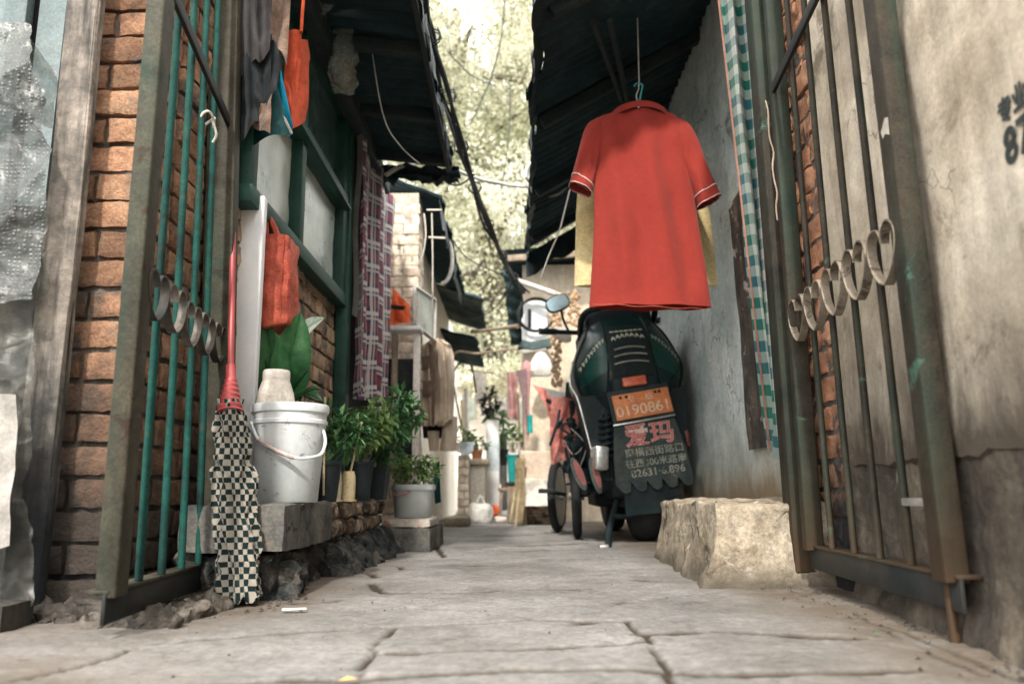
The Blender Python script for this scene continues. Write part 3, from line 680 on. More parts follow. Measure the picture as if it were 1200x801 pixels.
ground()
# loose grit and crumbs gathered along the wall feet: uncountable, one object
g = MB()
def pebble(p, r):
    q = [rdir(rnd) for _ in range(1)][0]
    b = len(g.v); n = 5
    top = p+Vector((0, 0, r*rnd.uniform(0.6, 1.0)))
    ring = [p+Vector((math.cos(6.283*k/n+q.x)*r*rnd.uniform(0.7, 1.2), math.sin(6.283*k/n+q.x)*r*rnd.uniform(0.7, 1.2), 0)) for k in range(n)]
    g.v += ring+[top]
    for k in range(n): g.face((b+k, b+(k+1) % n, b+n), 0)
for _ in range(700):
    if rnd.random() < 0.6:
        Y = rnd.uniform(0.85, 2.3); xr = 0.60+0.045*min(Y, 1.9)
        x = xr-abs(rnd.gauss(0, 0.06))
    else:
        Y = rnd.uniform(1.35, 3.2); x = -0.53+abs(rnd.gauss(0, 0.05))-(0.1 if Y < 1.6 else 0)
    pebble(Vector((x, Y, -0.002)), rnd.choice((0.002, 0.002, 0.003, 0.004, 0.006)))
for _ in range(260):
    pebble(Vector((rnd.uniform(-0.6, 0.6), rnd.uniform(0.9, 4), -0.002)), rnd.choice((0.0012, 0.0015, 0.002, 0.003)))
tag(g.build('grit', m_grit), kind='stuff')
# ================================================================== LEFT SIDE
def pxsheet(mb, TL, TR, BR, BL, Ys, amp=0.01, n=(10, 14), fold=0, uvs=(1, 1), seed=0, freq=9, mat=0):
    """cloth hung between four corners measured in the photo (pixel, depth)"""
    a, b, c, d = P(*TL, Ys[0]), P(*TR, Ys[1]), P(*BR, Ys[2]), P(*BL, Ys[3])
    nn = (b-a).cross(d-a).normalized()
    def fn(u, v):
        p = (a*(1-u)+b*u)*(1-v)+(d*(1-u)+c*u)*v
        w = math.sin(u*math.pi*fold+seed+1.2*math.sin(v*2.3+seed))*amp if fold else 0
        q = p*freq+Vector((seed*3.1, 0, 0))
        return p+nn*(w+amp*N3(q))+Vector((0, 0, amp*0.3*N3(q+Vector((5, 5, 5)))))
    return mb.sheet(fn, n[0], n[1], uvs, mat)
def rowcloth(mb, rows, Y, bulge=0.03, folds=3, amp=0.006, nu=22, seed=0, uvs=(1, 1), dY=0.0, hollow=True, sub=3):
    """garment as a flattened tube: rows of (photo y, left x, right x) at depth Y"""
    rs = []
    for (r0, r1) in zip(rows[:-1], rows[1:]):
        for k in range(sub):
            t = k/sub; rs.append(tuple(a*(1-t)+b*t for a, b in zip(r0, r1)))
    rs.append(rows[-1]); m = len(rs)
    def fn(u, v):
        i = min(m-1, int(round(v*(m-1)))); y, xl, xr = rs[i]
        a = 2*math.pi*u
        s = 0.5-0.5*math.cos(a) if u <= 0.5 else 0.5-0.5*math.cos(a)
        s = 0.5-0.5*math.copysign(abs(math.cos(a))**0.75, math.cos(a))
        p = P(xl+(xr-xl)*s, y, Y)
        side = -1 if u < 0.5 else 1
        th = bulge*(max(0.0, math.sin(math.pi*s))**0.6)
        f = amp*math.sin(s*math.pi*2*folds+seed+1.5*math.sin(v*3+seed))*min(1, 0.35+v)*min(1, 4*s, 4*(1-s))
        f += amp*0.8*N3(Vector((s*4+seed, v*5, side*3)))
        return p+Vector((0, side*th+f+dY*v, 0))
    return mb.sheet(fn, nu*2, m-1, uvs)
def wallbrick(name_mb, *a, **k): return bricks(name_mb, *a, **k)

# ---- brick gate pier
m_footing = surf('crumbled_footing', [(0.035, 0.031, 0.028), (0.10, 0.087, 0.074), (0.20, 0.175, 0.15)], 14, 0.95, 1.0, 50, 0.012, fine=0.4)
pier = empty('brick_pier', (-0.85, 1.72, 0), 'rough orange brick pier behind the left iron gate, beside the grey wooden post', 'brick pier')
mb = MB(); bricks(mb, (-0.955, 1.55, 0.012), (1, 0, 0), (0, -1, 0), 0.192, 2.6, 0.0635, 0.185, 0.010, amp=0.0032)
bricks(mb, (-0.763, 1.552, 0.012), (0, 1, 0), (1, 0, 0), 0.42, 2.6, 0.0635, 0.125, 0.010, amp=0.0030)
mb.build('brickwork', m_brick_l, pier)
mb = MB().rough_box((-0.98, 1.563, -0.02), (-0.774, 1.97, 2.62), 0.012, 0.006, 0.006, 30); mb.build('mortar_core', m_mortar, pier)
mb = MB()
for i in range(12):
    x = rnd.uniform(-0.98, -0.74); y = 1.50+rnd.uniform(-0.05, 0.05) if x < -0.76 else rnd.uniform(1.5, 1.95)
    r = rnd.uniform(0.010, 0.026); mb.rough_box((x-r, y-r, -0.02), (x+r, y+r, r*rnd.uniform(0.6, 1.3)), 0.006, 0.014, 0.02, 30, seed=i)
mb.rough_box((-0.97, 1.48, -0.03), (-0.70, 1.95, 0.030), 0.008, 0.018, 0.012, 22, seed=77)
mb.rough_box((-0.76, 1.40, -0.03), (-0.58, 1.78, 0.016), 0.008, 0.022, 0.012, 24, seed=79)
mb.build('rubble_footing', m_footing, pier)

# ---- wooden post, threshold, shed front, plastic
mb = MB()
def wpost(u, v):
    a = 2*math.pi*u; n = 5
    ca, sa = math.cos(a), math.sin(a)
    x = 0.034*math.copysign(abs(ca)**0.35, ca); y = 0.016*math.copysign(abs(sa)**0.35, sa)
    z = v*2.5; nn = N3(Vector((u*30, 1.0, z*1.6)), 1.0)
    k = 1+0.10*nn+0.05*N3(Vector((u*6, 3, z*5)))
    return Vector((-0.905+x*k+0.006*math.sin(z*2), 1.495+y*k, z-0.005))
mb.sheet(wpost, 60, 60); o = mb.build('timber_post', m_wood); tag(o, 'cracked grey weathered timber post left of the brick pier', 'post')
mb = MB().rough_box((-1.6, 1.36, -0.01), (-0.855, 1.46, 0.045), 0.03, 0.004, 0.006, 10)
tag(mb.build('threshold_plank', m_wood_dk), 'low dark threshold plank on the ground at the foot of the grey timber post', 'plank')
shed = empty('shed', (-1.5, 1.75, 0), 'old shed front with pale blue window behind the plastic sheets at the left edge', 'shed')
MB().box((-1.75, 1.80, 1.3), (1.55, 0.06, 2.6)).build('wall', m_wood_dk, shed)
win = MB()
for x0 in (-1.03, -1.21): win.bar((x0, 1.735, 0.9), (x0, 1.735, 2.5), 0.055, 0.03, mat=0)
fr = win.build('window_frame', m_paleblue, shed)
mb = MB()
for a, b in ((-1.17, -1.07), (-1.60, -1.25)): mb.box(((a+b)/2, 1.752, 1.7), (b-a, 0.006, 1.6))
mb.build('pane', m_paleblue, fr)
mb = MB(); mb.bar((-0.965, 1.60, 0), (-0.965, 1.60, 2.5), 0.06, 0.05); mb.build('door_jamb', m_wood_dk, shed)

sh = empty('plastic_sheeting', P(20, 400, 1.42), 'crumpled bubble wrap sheeting hanging at the left edge beside the grey timber post', 'plastic sheet')
mb = MB()
def bub(u, v):
    y = 36+330*v; xr = 30+34*math.sin(min(1, v*1.5)*1.7)-18*max(0, v-0.65)/0.35+7*N3(Vector((1, v*9, 3)))
    x = -110+(xr+110)*u
    p = P(x, y+12*math.sin(u*5), 1.44)
    rg = lambda f, o: (1-abs(N3(p*f+Vector((o, o, o)), 1.0, 3)))**3
    d = 0.040*N3(p*2.6)-0.022*rg(3.4, 1)-0.006*rg(9, 4)-0.0025*N3(p*30)-0.02*math.sin(u*math.pi)
    return p+Vector((0.01*N3(p*14), d, 0.012*N3(p*11+Vector((9, 0, 0)))))
mb.sheet(bub, 90, 110); mb.build('bubble_layer', m_bubble, sh)
mb = MB()
def crum(u, v):
    y = 300+415*v; xr = 60-20*v-22*math.exp(-((v-0.16)/0.07)**2)+5*math.sin(v*16)
    x = -110+(xr+110)*u
    p = P(x, y, 1.46)
    rg = lambda f, o: (1-abs(N3(p*f+Vector((o, o, o)), 1.0, 3)))**3
    d = 0.050*N3(p*3+Vector((2, 2, 2)))-0.035*rg(3.6, 7)-0.008*rg(9, 2)-0.02*math.sin(u*math.pi)
    return p+Vector((0.012*N3(p*15), d, 0.02*N3(p*12)))
mb.sheet(crum, 90, 130); mb.build('clear_layer', m_sack, sh)
mb = MB(); pxsheet(mb, (-70, 455), (17, 462), (11, 640), (-70, 660), (1.38,)*4, 0.02, (12, 22), seed=4, freq=7)
tag(mb.build('cloth_strip', m_trim), 'pale cloth strip hanging low at the left edge under the bubble wrap', 'cloth')
mb = MB(); pxsheet(mb, (8, 20), (66, 82), (58, 150), (0, 120), (1.47,)*4, 0.035, (14, 12), seed=8, freq=12); mb.build('torn_layer', m_sack, sh)

# ---- iron gates
def heart(mb, c, ex, nrm, w, h, dep, mat=0, th=0.003):
    pts = []
    for k in range(25):                       # right lobe over to the tip, mirrored
        t = k/24
        if t < 0.6:
            a = math.pi-(t/0.6)*math.pi; x = w*0.25+w*0.25*math.cos(a); z = h*0.30+w*0.27*math.sin(a)
        else:
            s = (t-0.6)/0.4; x = w*0.5*(1-s**1.9)**0.70; z = h*0.30-(h*0.80)*s
        pts.append((x, z))
    full = pts+[(-x, z) for x, z in pts[::-1][1:]]
    zz = Vector((0, 0, 1))
    def mk(off):
        b = len(mb.v)
        for x, z in full:
            k = 1-off/w
            for s in (-dep/2, dep/2): mb.v.append(c+ex*x*k+zz*(z*k)+nrm*s)
        n = len(full)
        for i in range(n-1): mb.face((b+2*i, b+2*i+2, b+2*i+3, b+2*i+1), mat, None, True)
        return b, n
    b1, n = mk(0); b2, _ = mk(th*2)
    for i in range(n-1):
        for s in (0, 1): mb.face((b1+2*i+s, b1+2*i+2+s, b2+2*i+2+s, b2+2*i+s), mat)
    return mb
def gate(label, Fb, Ft, Hb, Ht, zb, zt, zrail, zheart, mats, sw, hw, inward, bars=4, br=0.0075, th=(0.045, 0.045)):
    """Fb/Ft: free-end x,y at zb / zt; Hb/Ht the same at the hinge end"""
    mstile_f, mstile_h, mbar, mrail, mstrip = mats
    def pt(t, z):
        s = (z-zb)/(zt-zb)
        a = Vector((*Fb, z)).lerp(Vector((*Ft, z)), s); b = Vector((*Hb, z)).lerp(Vector((*Ht, z)), s)
        return a.lerp(b, t)
    root = empty('iron_gate', pt(0.5, zb), label, 'gate')
    ex = (pt(1, zb)-pt(0, zb)).normalized(); nrm = Vector((0, 0, 1)).cross(ex).normalized()
    if nrm.x*inward < 0: nrm = -nrm
    MB().bar(pt(0, zb-0.01), pt(0, zt), sw, th[0], ex, bev=0.004).build('stile', mstile_f, root)
    MB().bar(pt(1, zb-0.01), pt(1, zt), hw, th[1], ex, bev=0.004).build('stile', mstile_h, root)
    for k in range(1, bars+1):
        t = k/(bars+1)
        lo, hi = pt(t, zb+0.004), pt(t, zt-0.02)
        b = 0.004*rnd.uniform(-1, 1)
        pts = [lo.lerp(hi, i/10)+ex*b*math.sin(i/10*math.pi*2) for i in range(11)]
        MB().tube(pts, br, 10).build('bar', mbar, root)
    m = MB(); m.bar(pt(-0.05, zb-0.026), pt(1.03, zb-0.026), 0.048, 0.006, Vector((0, 0, 1)), bev=0.001)
    m.build('bottom_rail', m_gate_dark, root); m = MB(); m.bar(pt(-0.05, zb)-nrm*0.012, pt(1.03, zb)-nrm*0.012, 0.036, 0.006, nrm, bev=0.001)  # shaded front put into the dark rail colour, lit top into the flange
    m.build('rail_flange', mrail, root)
    MB().bar(pt(0, zt), pt(1, zt), 0.04, 0.04, nrm).build('top_rail', mstile_h, root)
    MB().bar(pt(0.02, zrail)+nrm*0.016, pt(1.0, zrail)+nrm*0.016, 0.026, 0.009, Vector((0, 0, 1)), bev=0.001).build('middle_rail', m_gate_dark, root)
    Lg = (pt(1, zheart)-pt(0, zheart)).length; w = Lg/(bars+1)
    for k in range(bars+1):
        c = pt((k+0.5)/(bars+1), zheart+rnd.uniform(-0.004, 0.004))+nrm*0.012
        heart(MB(), c, ex, nrm, w*0.97, w*0.86, 0.026).build('heart_ornament', mstrip, root) if False else heart_build(c, ex, nrm, w, mstrip, root)
    return root, pt, ex, nrm
def heart_build(c, ex, nrm, w, m, root):
    mb = MB(); heart(mb, c, ex, nrm, w*0.90, w*0.72, 0.017); return mb.build('heart_ornament', m, root)

gl, ptl, exl, nl = gate('green painted iron gate with a row of hearts, folded open against the left brick pier',
    (-0.645, 1.30), (-0.645, 1.30), (-0.690, 1.85), (-0.765, 1.85), 0.075, 2.05, 1.15, 0.565,
    (m_gate_olive, m_gate_olive, m_gate_green, m_gate_olive, m_strip_d), 0.050, 0.050, 1, th=(0.034, 0.070))
gr, ptr, exr, nr = gate('rusty brown iron gate with a row of hearts, folded open against the right plaster wall',
    (0.645, 1.20), (0.622, 1.20), (0.684, 1.84), (0.694, 1.84), 0.095, 2.05, 1.225, 0.605,
    (m_gate_rust, m_gate_rust, m_gate_rust, m_gate_rust, m_strip), 0.048, 0.034, -1, br=0.0068, th=(0.036, 0.040))
MB().bar(ptr(0.0, 0.2), ptr(0.2, 0.2), 0.013, 0.013, nr).build('short_rail', m_steel, gr)
MB().tube([ptr(0.015, 0.085)+exr*0.0, ptr(0.015, 0.0)], 0.0075, 10).build('drop_bolt', m_gate_rust, gr)
mb = MB(); c = ptr(0.0, 0.80)+nr*0.0188
mb.prism([c+exr*a+Vector((0, 0, b)) for a, b in ((-0.021, 0.016), (-0.010, 0.020), (0.002, 0.009), (0.009, 0.004), (0.004, -0.010), (-0.006, -0.006), (-0.020, -0.014))], nr*0.0006)
mb.build('flaked_paint', m_gate_flake, gr)
mb = MB(); mb.bar((0.690, 1.93, 0.03), (0.686, 1.93, 2.4), 0.058, 0.06, Vector((1, 0, 0)), bev=0.004)
tag(mb.build('gate_post', m_gate_rust), 'square rusty iron post between the right gate and the gingham curtain', 'post')
mb = MB(); q = [P(897, 118, 1.80)]
for i in range(9): q.append(P(900+i*1.5+rnd.uniform(-2, 2), 130+i*16, 1.79))
mb.tube(bez(q, 30), 0.0014, 6); mb.tube(bez([p+Vector((0.003, 0.004, 0.0)) for p in q], 30), 0.0011, 6)
tag(mb.build('twine', m_wood_far), 'loose pale cord hanging from the middle rail of the right gate', 'cord')
c = ptl(0.62, 1.06)
mb = MB(); mb.tube(bez([c+Vector((0.02*math.cos(a)*0.7+0.01, 0.02*math.sin(a), 0.012*math.sin(a*1.5))) for a in [k*0.9 for k in range(9)]], 40), 0.003, 6)
mb.tube(bez([c+Vector((0.02, 0, 0)), c+Vector((0.028, 0.01, -0.03)), c+Vector((0.02, 0.012, -0.05))], 10), 0.003, 6)
tag(mb.build('string_tie', m_twine), 'white string knotted round a bar of the left green gate', 'string')

# ---- mop
mc = P(277, 690, 1.70); mc.z = 0.0
mop = empty('mop', mc, 'red handled mop with a chequered cloth head standing beside the left gate', 'mop')
neck = P(270, 468, 1.735); top = P(275, 140, 1.95); top2 = neck+(top-neck)*1.0
MB().tube([neck, neck.lerp(top2, 0.5), top2], 0.0072, 12).build('handle', m_red_pl, mop)
ax = (top2-neck).normalized(); Q = ax.to_track_quat('Z', 'Y').to_matrix()
prof = []
for k in range(14):
    z = -0.032+k*0.0065; r = 0.030-0.0013*k-(0.003 if k % 2 else 0)
    prof.append((max(0.011, r), z))
MB().lathe(neck, [(0.0, -0.033)]+prof+[(0.011, 0.085)], 24, Q=Q).build('collar', m_red_pl, mop)
def mopfn(u, v):
    a = 2*math.pi*u; c = neck.lerp(Vector((mc.x+0.008, mc.y, 0.012)), v)
    r = 0.025+0.011*min(1, v*3.2)+0.004*v
    r *= 1+0.13*math.sin(a*7+2.2*math.sin(v*4))*min(1, v*2.5)+0.12*math.sin(a*3+1.0+v*2)*min(1, v*2)
    d = 0.014*N3(Vector((math.cos(a)*3, math.sin(a)*3, v*11)))
    z = (-0.02*(0.5+0.5*math.sin(a*9+2))+0.006) if v > 0.97 else 0
    return c+Vector((math.cos(a)*(r+d), math.sin(a)*(r+d)*0.9, max(-c.z+0.004, z)))
MB().sheet(mopfn, 120, 60, (0.364, 0.58)).build('mop_head', m_check, mop)

# ---- brick house on the left: wall, green window, roof
house = empty('brick_house', (-0.75, 3.0, 0), 'old brick house on the left with green window and black sheet roof', 'house')
mb = MB(); bricks(mb, (-0.722, 1.95, 0.19), (0, 1, 0), (1, 0, 0), 1.16, 0.82, 0.063, 0.17, 0.009, amp=0.004)
mb.build('brickwork', m_brick_h, house); mb = MB(); bricks(mb, (-0.722, 3.98, 0.05), (0, 1, 0), (1, 0, 0), 0.24, 1.8, 0.063, 0.17, 0.009, amp=0.004)
mb.build('brickwork', m_brick_h, house)
MB().box((-0.80, 3.08, 0.93), (0.14, 2.26, 1.86)).build('wall', m_mortar_d, house)
mb = MB(); Y0, Ym, Y1 = 1.955, 2.43, 3.07; zs, zt_, zu = 1.00, 1.405, 1.80
X = -0.705
def vbar(y, z0, z1, w=0.055, d=0.045): mb.bar((X, y, z0), (X, y, z1), w, d, Vector((0, 1, 0)), bev=0.003)
def hbar(z, y0, y1, w=0.05, d=0.05): mb.bar((X, y0, z), (X, y1, z), d, w, Vector((1, 0, 0)), bev=0.003)
vbar(Y0, zs, zu); vbar(Ym, zs, zu, 0.05); vbar(Y1, zs, zu+0.05, 0.075)
hbar(zs, Y0-0.03, Y1+0.03, 0.05, 0.058); hbar(zt_, Y0, Y1, 0.06, 0.062); hbar(zu, Y0, Y1)
wf = mb.build('window_frame', m_winframe, house)
mb = MB(); mb.bar((X+0.037, Y0, zt_-0.022), (X+0.037, Y1, zt_-0.022), 0.016, 0.012, Vector((1, 0, 0)))
mb.build('drip_rail', m_winframe, wf)
for (a, b) in ((Y0+0.028, Ym-0.025), (Ym+0.025, Y1-0.037)):
    mb = MB(); mb.sheet(lambda u, v: Vector((-0.722+0.006*N3(Vector((u*3, v*3, a))), a+(b-a)*u, zs+0.025+(zt_-zs-0.055)*v)), 14, 14)
    mb.build('pane', m_pane, wf)
    MB().box((-0.722, (a+b)/2, (zt_+zu)/2), (0.004, b-a, zu-zt_-0.05)).build('pane', m_pane_d, wf)
mb = MB(); mb.bar((-0.69, 3.13, 0.2), (-0.70, 3.13, 1.85), 0.05, 0.06, Vector((1, 0, 0))); mb.build('door_post', m_winframe, house)
def corrug(mb, A, B, Y0, Y1, pitch=0.076, amp=0.011, nx=8, thick=0.012, ragged=0.0, skew=0.0, seed=0):
    """sheet roof: A=(x,z) at the wall, B=(x,z) at the eave, ribs run across"""
    n = int((Y1-Y0)/pitch*8)
    def fn(side):
        def f(u, v):
            y = Y0+(Y1-Y0)*v+skew*u
            x = A[0]+(B[0]-A[0])*u; z = A[1]+(B[1]-A[1])*u
            if ragged:
                x += (B[0]-A[0])*ragged*u*N3(Vector((seed, v*9, 0)))+0.0
                y += ragged*0.5*v*N3(Vector((u*5, seed+3, 1)))
                z += 0.012*N3(Vector((u*3+seed, v*7, 2)))
            sheet_step = 0.008*math.floor((y-Y0)/0.62)
            return Vector((x, y, z+amp*math.sin(2*math.pi*y/pitch)+sheet_step+(thick if side else 0)))
        return f
    mb.sheet(fn(0), nx, n); mb.sheet(fn(1), nx, n); return mb
mb = MB(); corrug(mb, (-0.80, 1.87), (-0.285, 1.80), 1.85, 3.62, ragged=0.06, seed=2, nx=12)
rf = mb.build('roof', m_roof, house)
for k, y in enumerate((2.05, 2.55, 3.05, 3.50)):
    MB().bar((-0.72, y, 1.835), (-0.31, y, 1.785), 0.035, 0.045, Vector((0, 1, 0))).build('rafter', m_beam, rf)
MB().bar((-0.66, 1.9, 1.80), (-0.66, 3.85, 1.80), 0.06, 0.08, Vector((1, 0, 0))).build('wall_plate', m_beam, rf)
mb = MB(); mb.bar((-0.298, 1.9, 1.775), (-0.298, 3.55, 1.775), 0.02, 0.06, Vector((1, 0, 0))); mb.build('fascia_board', m_beam, rf)
mb = MB()   # ragged felt hanging at the far end and along the eave
mb.sheet(lambda u, v: Vector((-0.70+0.45*u+0.02*N3(Vector((u*5, v*3, 1))), 3.60+0.07*N3(Vector((u*4, v*2, 3)))+0.05*v, 1.82-0.02*u-(0.07+0.05*N3(Vector((u*9, 0, 7))))*v)), 26, 6)
mb.sheet(lambda u, v: Vector((-0.282+0.012*N3(Vector((u*14, v, 2))), 1.95+1.7*u, 1.815-(0.055+0.035*N3(Vector((u*16, 0, 3))))*v)), 50, 4)
mb.build('hanging_felt', m_tar, rf)

# ---- things hanging under the left roof
mb = MB(); pxsheet(mb, (280, -40), (320, -40), (314, 66), (285, 80), (1.86, 1.90, 1.90, 1.85), 0.022, (14, 16), 3, seed=1)
tag(mb.build('hanging_coat', m_plumcloth), 'plum grey coat hanging above the left window, nearest the gate', 'coat')
g1 = empty('fleece_blanket', P(322, 40, 2.05), 'shaggy brown fleece blanket hanging beside the orange tote bag', 'blanket')
mb = MB(); pxsheet(mb, (314, -40), (343, -40), (336, 80), (312, 30), (1.93, 1.95, 1.94, 1.92), 0.02, (12, 18), 2, seed=5); mb.build('upper_fold', m_brown, g1)
mb = MB(); pxsheet(mb, (296, 118), (320, 112), (318, 158), (294, 146), (1.87,)*4, 0.016, (10, 10), 1.5, seed=6); mb.build('lower_fold', m_brown, g1)
mb = MB(); pxsheet(mb, (284, 70), (318, 46), (316, 128), (283, 165), (1.88, 1.91, 1.89, 1.87), 0.022, (14, 18), 2.5, seed=9)
pxsheet(mb, (312, 44), (334, 66), (330, 90), (312, 130), (1.91, 1.93, 1.91, 1.89), 0.02, (10, 12), 1.5, seed=10)
tag(mb.build('hanging_cloth', m_darkcloth), 'black cloth hanging in front of the brown fleece blanket', 'cloth')
mb = MB(); pxsheet(mb, (280, 90), (322, 88), (340, 156), (282, 174), (1.93,)*4, 0.012, (10, 10), 2, seed=12)
tag(mb.build('hanging_cloth', m_teal), 'deep teal cloth hanging lowest behind the black cloth', 'cloth')
g2 = empty('cloth_bag', P(331, 130, 2.06), 'bright cyan cloth bag with white edging hanging below the orange tote', 'bag')
mb = MB(); pxsheet(mb, (321, 96), (331, 84), (344, 148), (337, 158), (1.945,)*4, 0.010, (8, 10), 1, seed=13)
pxsheet(mb, (317, 110), (322, 98), (338, 158), (328, 150), (1.96,)*4, 0.006, (6, 8), 1, seed=14); mb.build('panel', m_cyan, g2)
MB().tube(bez([P(319, 101, 1.935), P(325, 122, 1.935), P(334, 140, 1.935), P(342, 157, 1.935)], 20), 0.004, 6).build('edging', m_trim, g2)
g3 = empty('tote_bag', P(346, 90, 2.12), 'orange red tote bag hanging by the dark upper window pane', 'bag')
mb = MB(); pxsheet(mb, (336, 36), (354, 36), (346, 146), (331, 146), (1.98, 2.0, 2.0, 1.97), 0.010, (8, 18), 1, seed=15); mb.build('side_panel', m_bag_or, g3)
mb = MB(); pxsheet(mb, (352, 46), (360.5, 48), (358, 141), (340, 152), (1.98, 2.05, 2.05, 1.97), 0.007, (6, 18), 1, seed=16)
pxsheet(mb, (336, 140), (357, 137), (357, 144), (338, 152), (1.97, 2.04, 2.04, 1.97), 0.004, (6, 4), 1, seed=17); mb.build('front_panel', m_bag_or, g3)
MB().tube(bez([P(353, 38, 1.99), P(354, 20, 2.0), P(356, -5, 2.0)], 8), 0.005, 6).build('strap', m_bag_or, g3)
g4 = empty('plastic_bag', P(403, 108, 2.55), 'clear plastic bag of dry straw hanging under the left roof', 'bag')
c = P(403, 62, 2.55)
prof = [(0.004, 0.16), (0.009, 0.13), (0.026, 0.10), (0.040, 0.06), (0.046, 0.02), (0.047, -0.02), (0.049, -0.06), (0.049, -0.10), (0.042, -0.135), (0.022, -0.15), (0.0, -0.152)]
mb = MB(); mb.lathe(c, prof[::-1], 26)
for p in mb.v[:]: p += Vector((N3(p*16), N3(p*16+Vector((7, 0, 0))), 0))*0.030
mb.build('clear_film', m_clear, g4)
mb = MB()
for _ in range(900):
    a = rnd.uniform(0, 6.28); r = 0.040*math.sqrt(rnd.random()); p = c+Vector((r*math.cos(a), r*math.sin(a), -0.138+0.02*(r/0.04)**2+rnd.uniform(0, 0.095)*(1-r*6)))
    d = rdir(rnd); d = (d+Vector((0, 0, 0.6))).normalized(); mb.tube([p, p+d*0.016], 0.0012, 4, cap=False)
mb.build('straw', m_straw, g4)
mb = MB(); pxsheet(mb, (345, -20), (402, -30), (392, 8), (362, 22), (2.35,)*4, 0.02, (12, 8), 1, seed=20)
tag(mb.build('plastic_wrap', m_clear), 'scrap of clear plastic wrap caught under the roof edge above the tote bag', 'plastic wrap')
mb = MB(); mb.tube(bez([P(428, -10, 2.6), P(436, 60, 2.65), P(450, 138, 2.7), P(470, 172, 2.8), P(492, 192, 2.95)], 30), 0.0024, 6)
tag(mb.build('hanging_wire', m_conduit), 'thin grey wire drooping under the black left roof', 'wire')

# ---- objects on and in front of the left wall
fb = MB(); fb.box((-0.700, 1.985, 0.615), (0.036, 0.03, 0.81), bev=0.004)
fb = MB(); a_, b_ = P(270, 440, 1.99), P(299, 440, 1.99)
tz = P(285, 229, 1.99).z
fb.box(((a_.x+b_.x)/2, 2.005, (0.205+tz)/2), (b_.x-a_.x, 0.03, tz-0.205), bev=0.004)
fo = tag(fb.build('foam_board', m_foam), 'tall white foam board standing behind the red mop handle', 'board')
mb = MB()
for k in range(7):
    zc = 0.53+k*0.016
    for j in range(2): mb.box((b_.x-0.012-j*0.008, 1.9885, zc), (0.0035, 0.0012, 0.009*rnd.uniform(0.5, 1)))
mb.build('faint_print', m_stencil, fo) if False else None

bag = empty('shopping_bag', Vector((-0.66, 2.14, 0.68)), 'orange red shopping bag hanging by its straps below the hazy window pane', 'bag')
mb = MB()
def bagwarp(p):
    s = (p.z-0.68)/0.27
    k = 1.0-0.10*s+0.05*math.sin(s*5)
    return Vector((-0.655+(p.x+0.655)*k+0.010*N3(p*9), p.y+0.008*N3(p*12), p.z+0.012*N3(p*8)))
mb.rough_box((-0.695, 2.08, 0.675), (-0.615, 2.20, 0.945), 0.012, 0.004, 0.012, 20, warp=bagwarp); mb.build('bag_body', m_bag_red, bag)
for dx in (0, 0.006):
    MB().tube(bez([Vector((-0.685+dx, 2.085, 0.90)), Vector((-0.692+dx, 2.085, 0.98)), Vector((-0.70, 2.10, 1.02)), Vector((-0.672+dx, 2.09, 0.97)), Vector((-0.655+dx, 2.09, 0.93))], 20), 0.005, 7).build('strap', m_bag_red, bag)
MB().tube([Vector((-0.6335, 2.0785, 0.935)), Vector((-0.634, 2.0775, 0.80)), Vector((-0.6325, 2.0785, 0.685))], 0.0022, 5).build('seam', m_bag_red, bag)

# ---- pail with jar
pc = Vector((-0.557, 1.95, 0.204))
pail = empty('pail', pc, 'tall scuffed white plastic pail with bail handle on the stone ledge', 'bucket')
H = 0.238
MB().lathe(pc, [(0.0, 0.002), (0.071, 0.0), (0.0745, 0.004), (0.088, H-0.052), (0.0885, H-0.05), (0.0925, H-0.048), (0.0925, H-0.040), (0.0895, H-0.038),
    (0.0900, H-0.022), (0.0945, H-0.020), (0.0955, H-0.004), (0.0935, H), (0.089, H), (0.088, H-0.01), (0.0, H-0.012)], 56).build('pail_body', m_pail, pail)
q = [pc+Vector((-0.080, -0.050, H-0.045)), P(303, 515, 1.868), P(322, 527, 1.850), P(345, 536, 1.848), P(362, 536, 1.86), P(376, 532, 1.89), P(381, 520, 1.91), P(380, 508, 1.93), P(374, 497, 1.95)]
MB().tube(bez(q, 40), 0.0042, 8).build('bail', m_pail, pail)
MB().tube(bez(q[1:4], 12), 0.0052, 10).build('grip', surf('dirty_grip', [(0.30, 0.22, 0.20), (0.48, 0.38, 0.36)], 20, 0.7, 0.1), pail)
jc = pc+Vector((-0.036, -0.01, H-0.004))
jar = MB().lathe(jc, [(0.0, 0), (0.047, 0.0), (0.048, 0.012), (0.044, 0.035), (0.036, 0.058), (0.033, 0.066), (0.0335, 0.068), (0.0335, 0.088), (0.031, 0.092), (0.0, 0.092)], 36)
tag(jar.build('jar', m_jar), 'chalky beige plastic jar standing upside down on the white pail', 'jar')

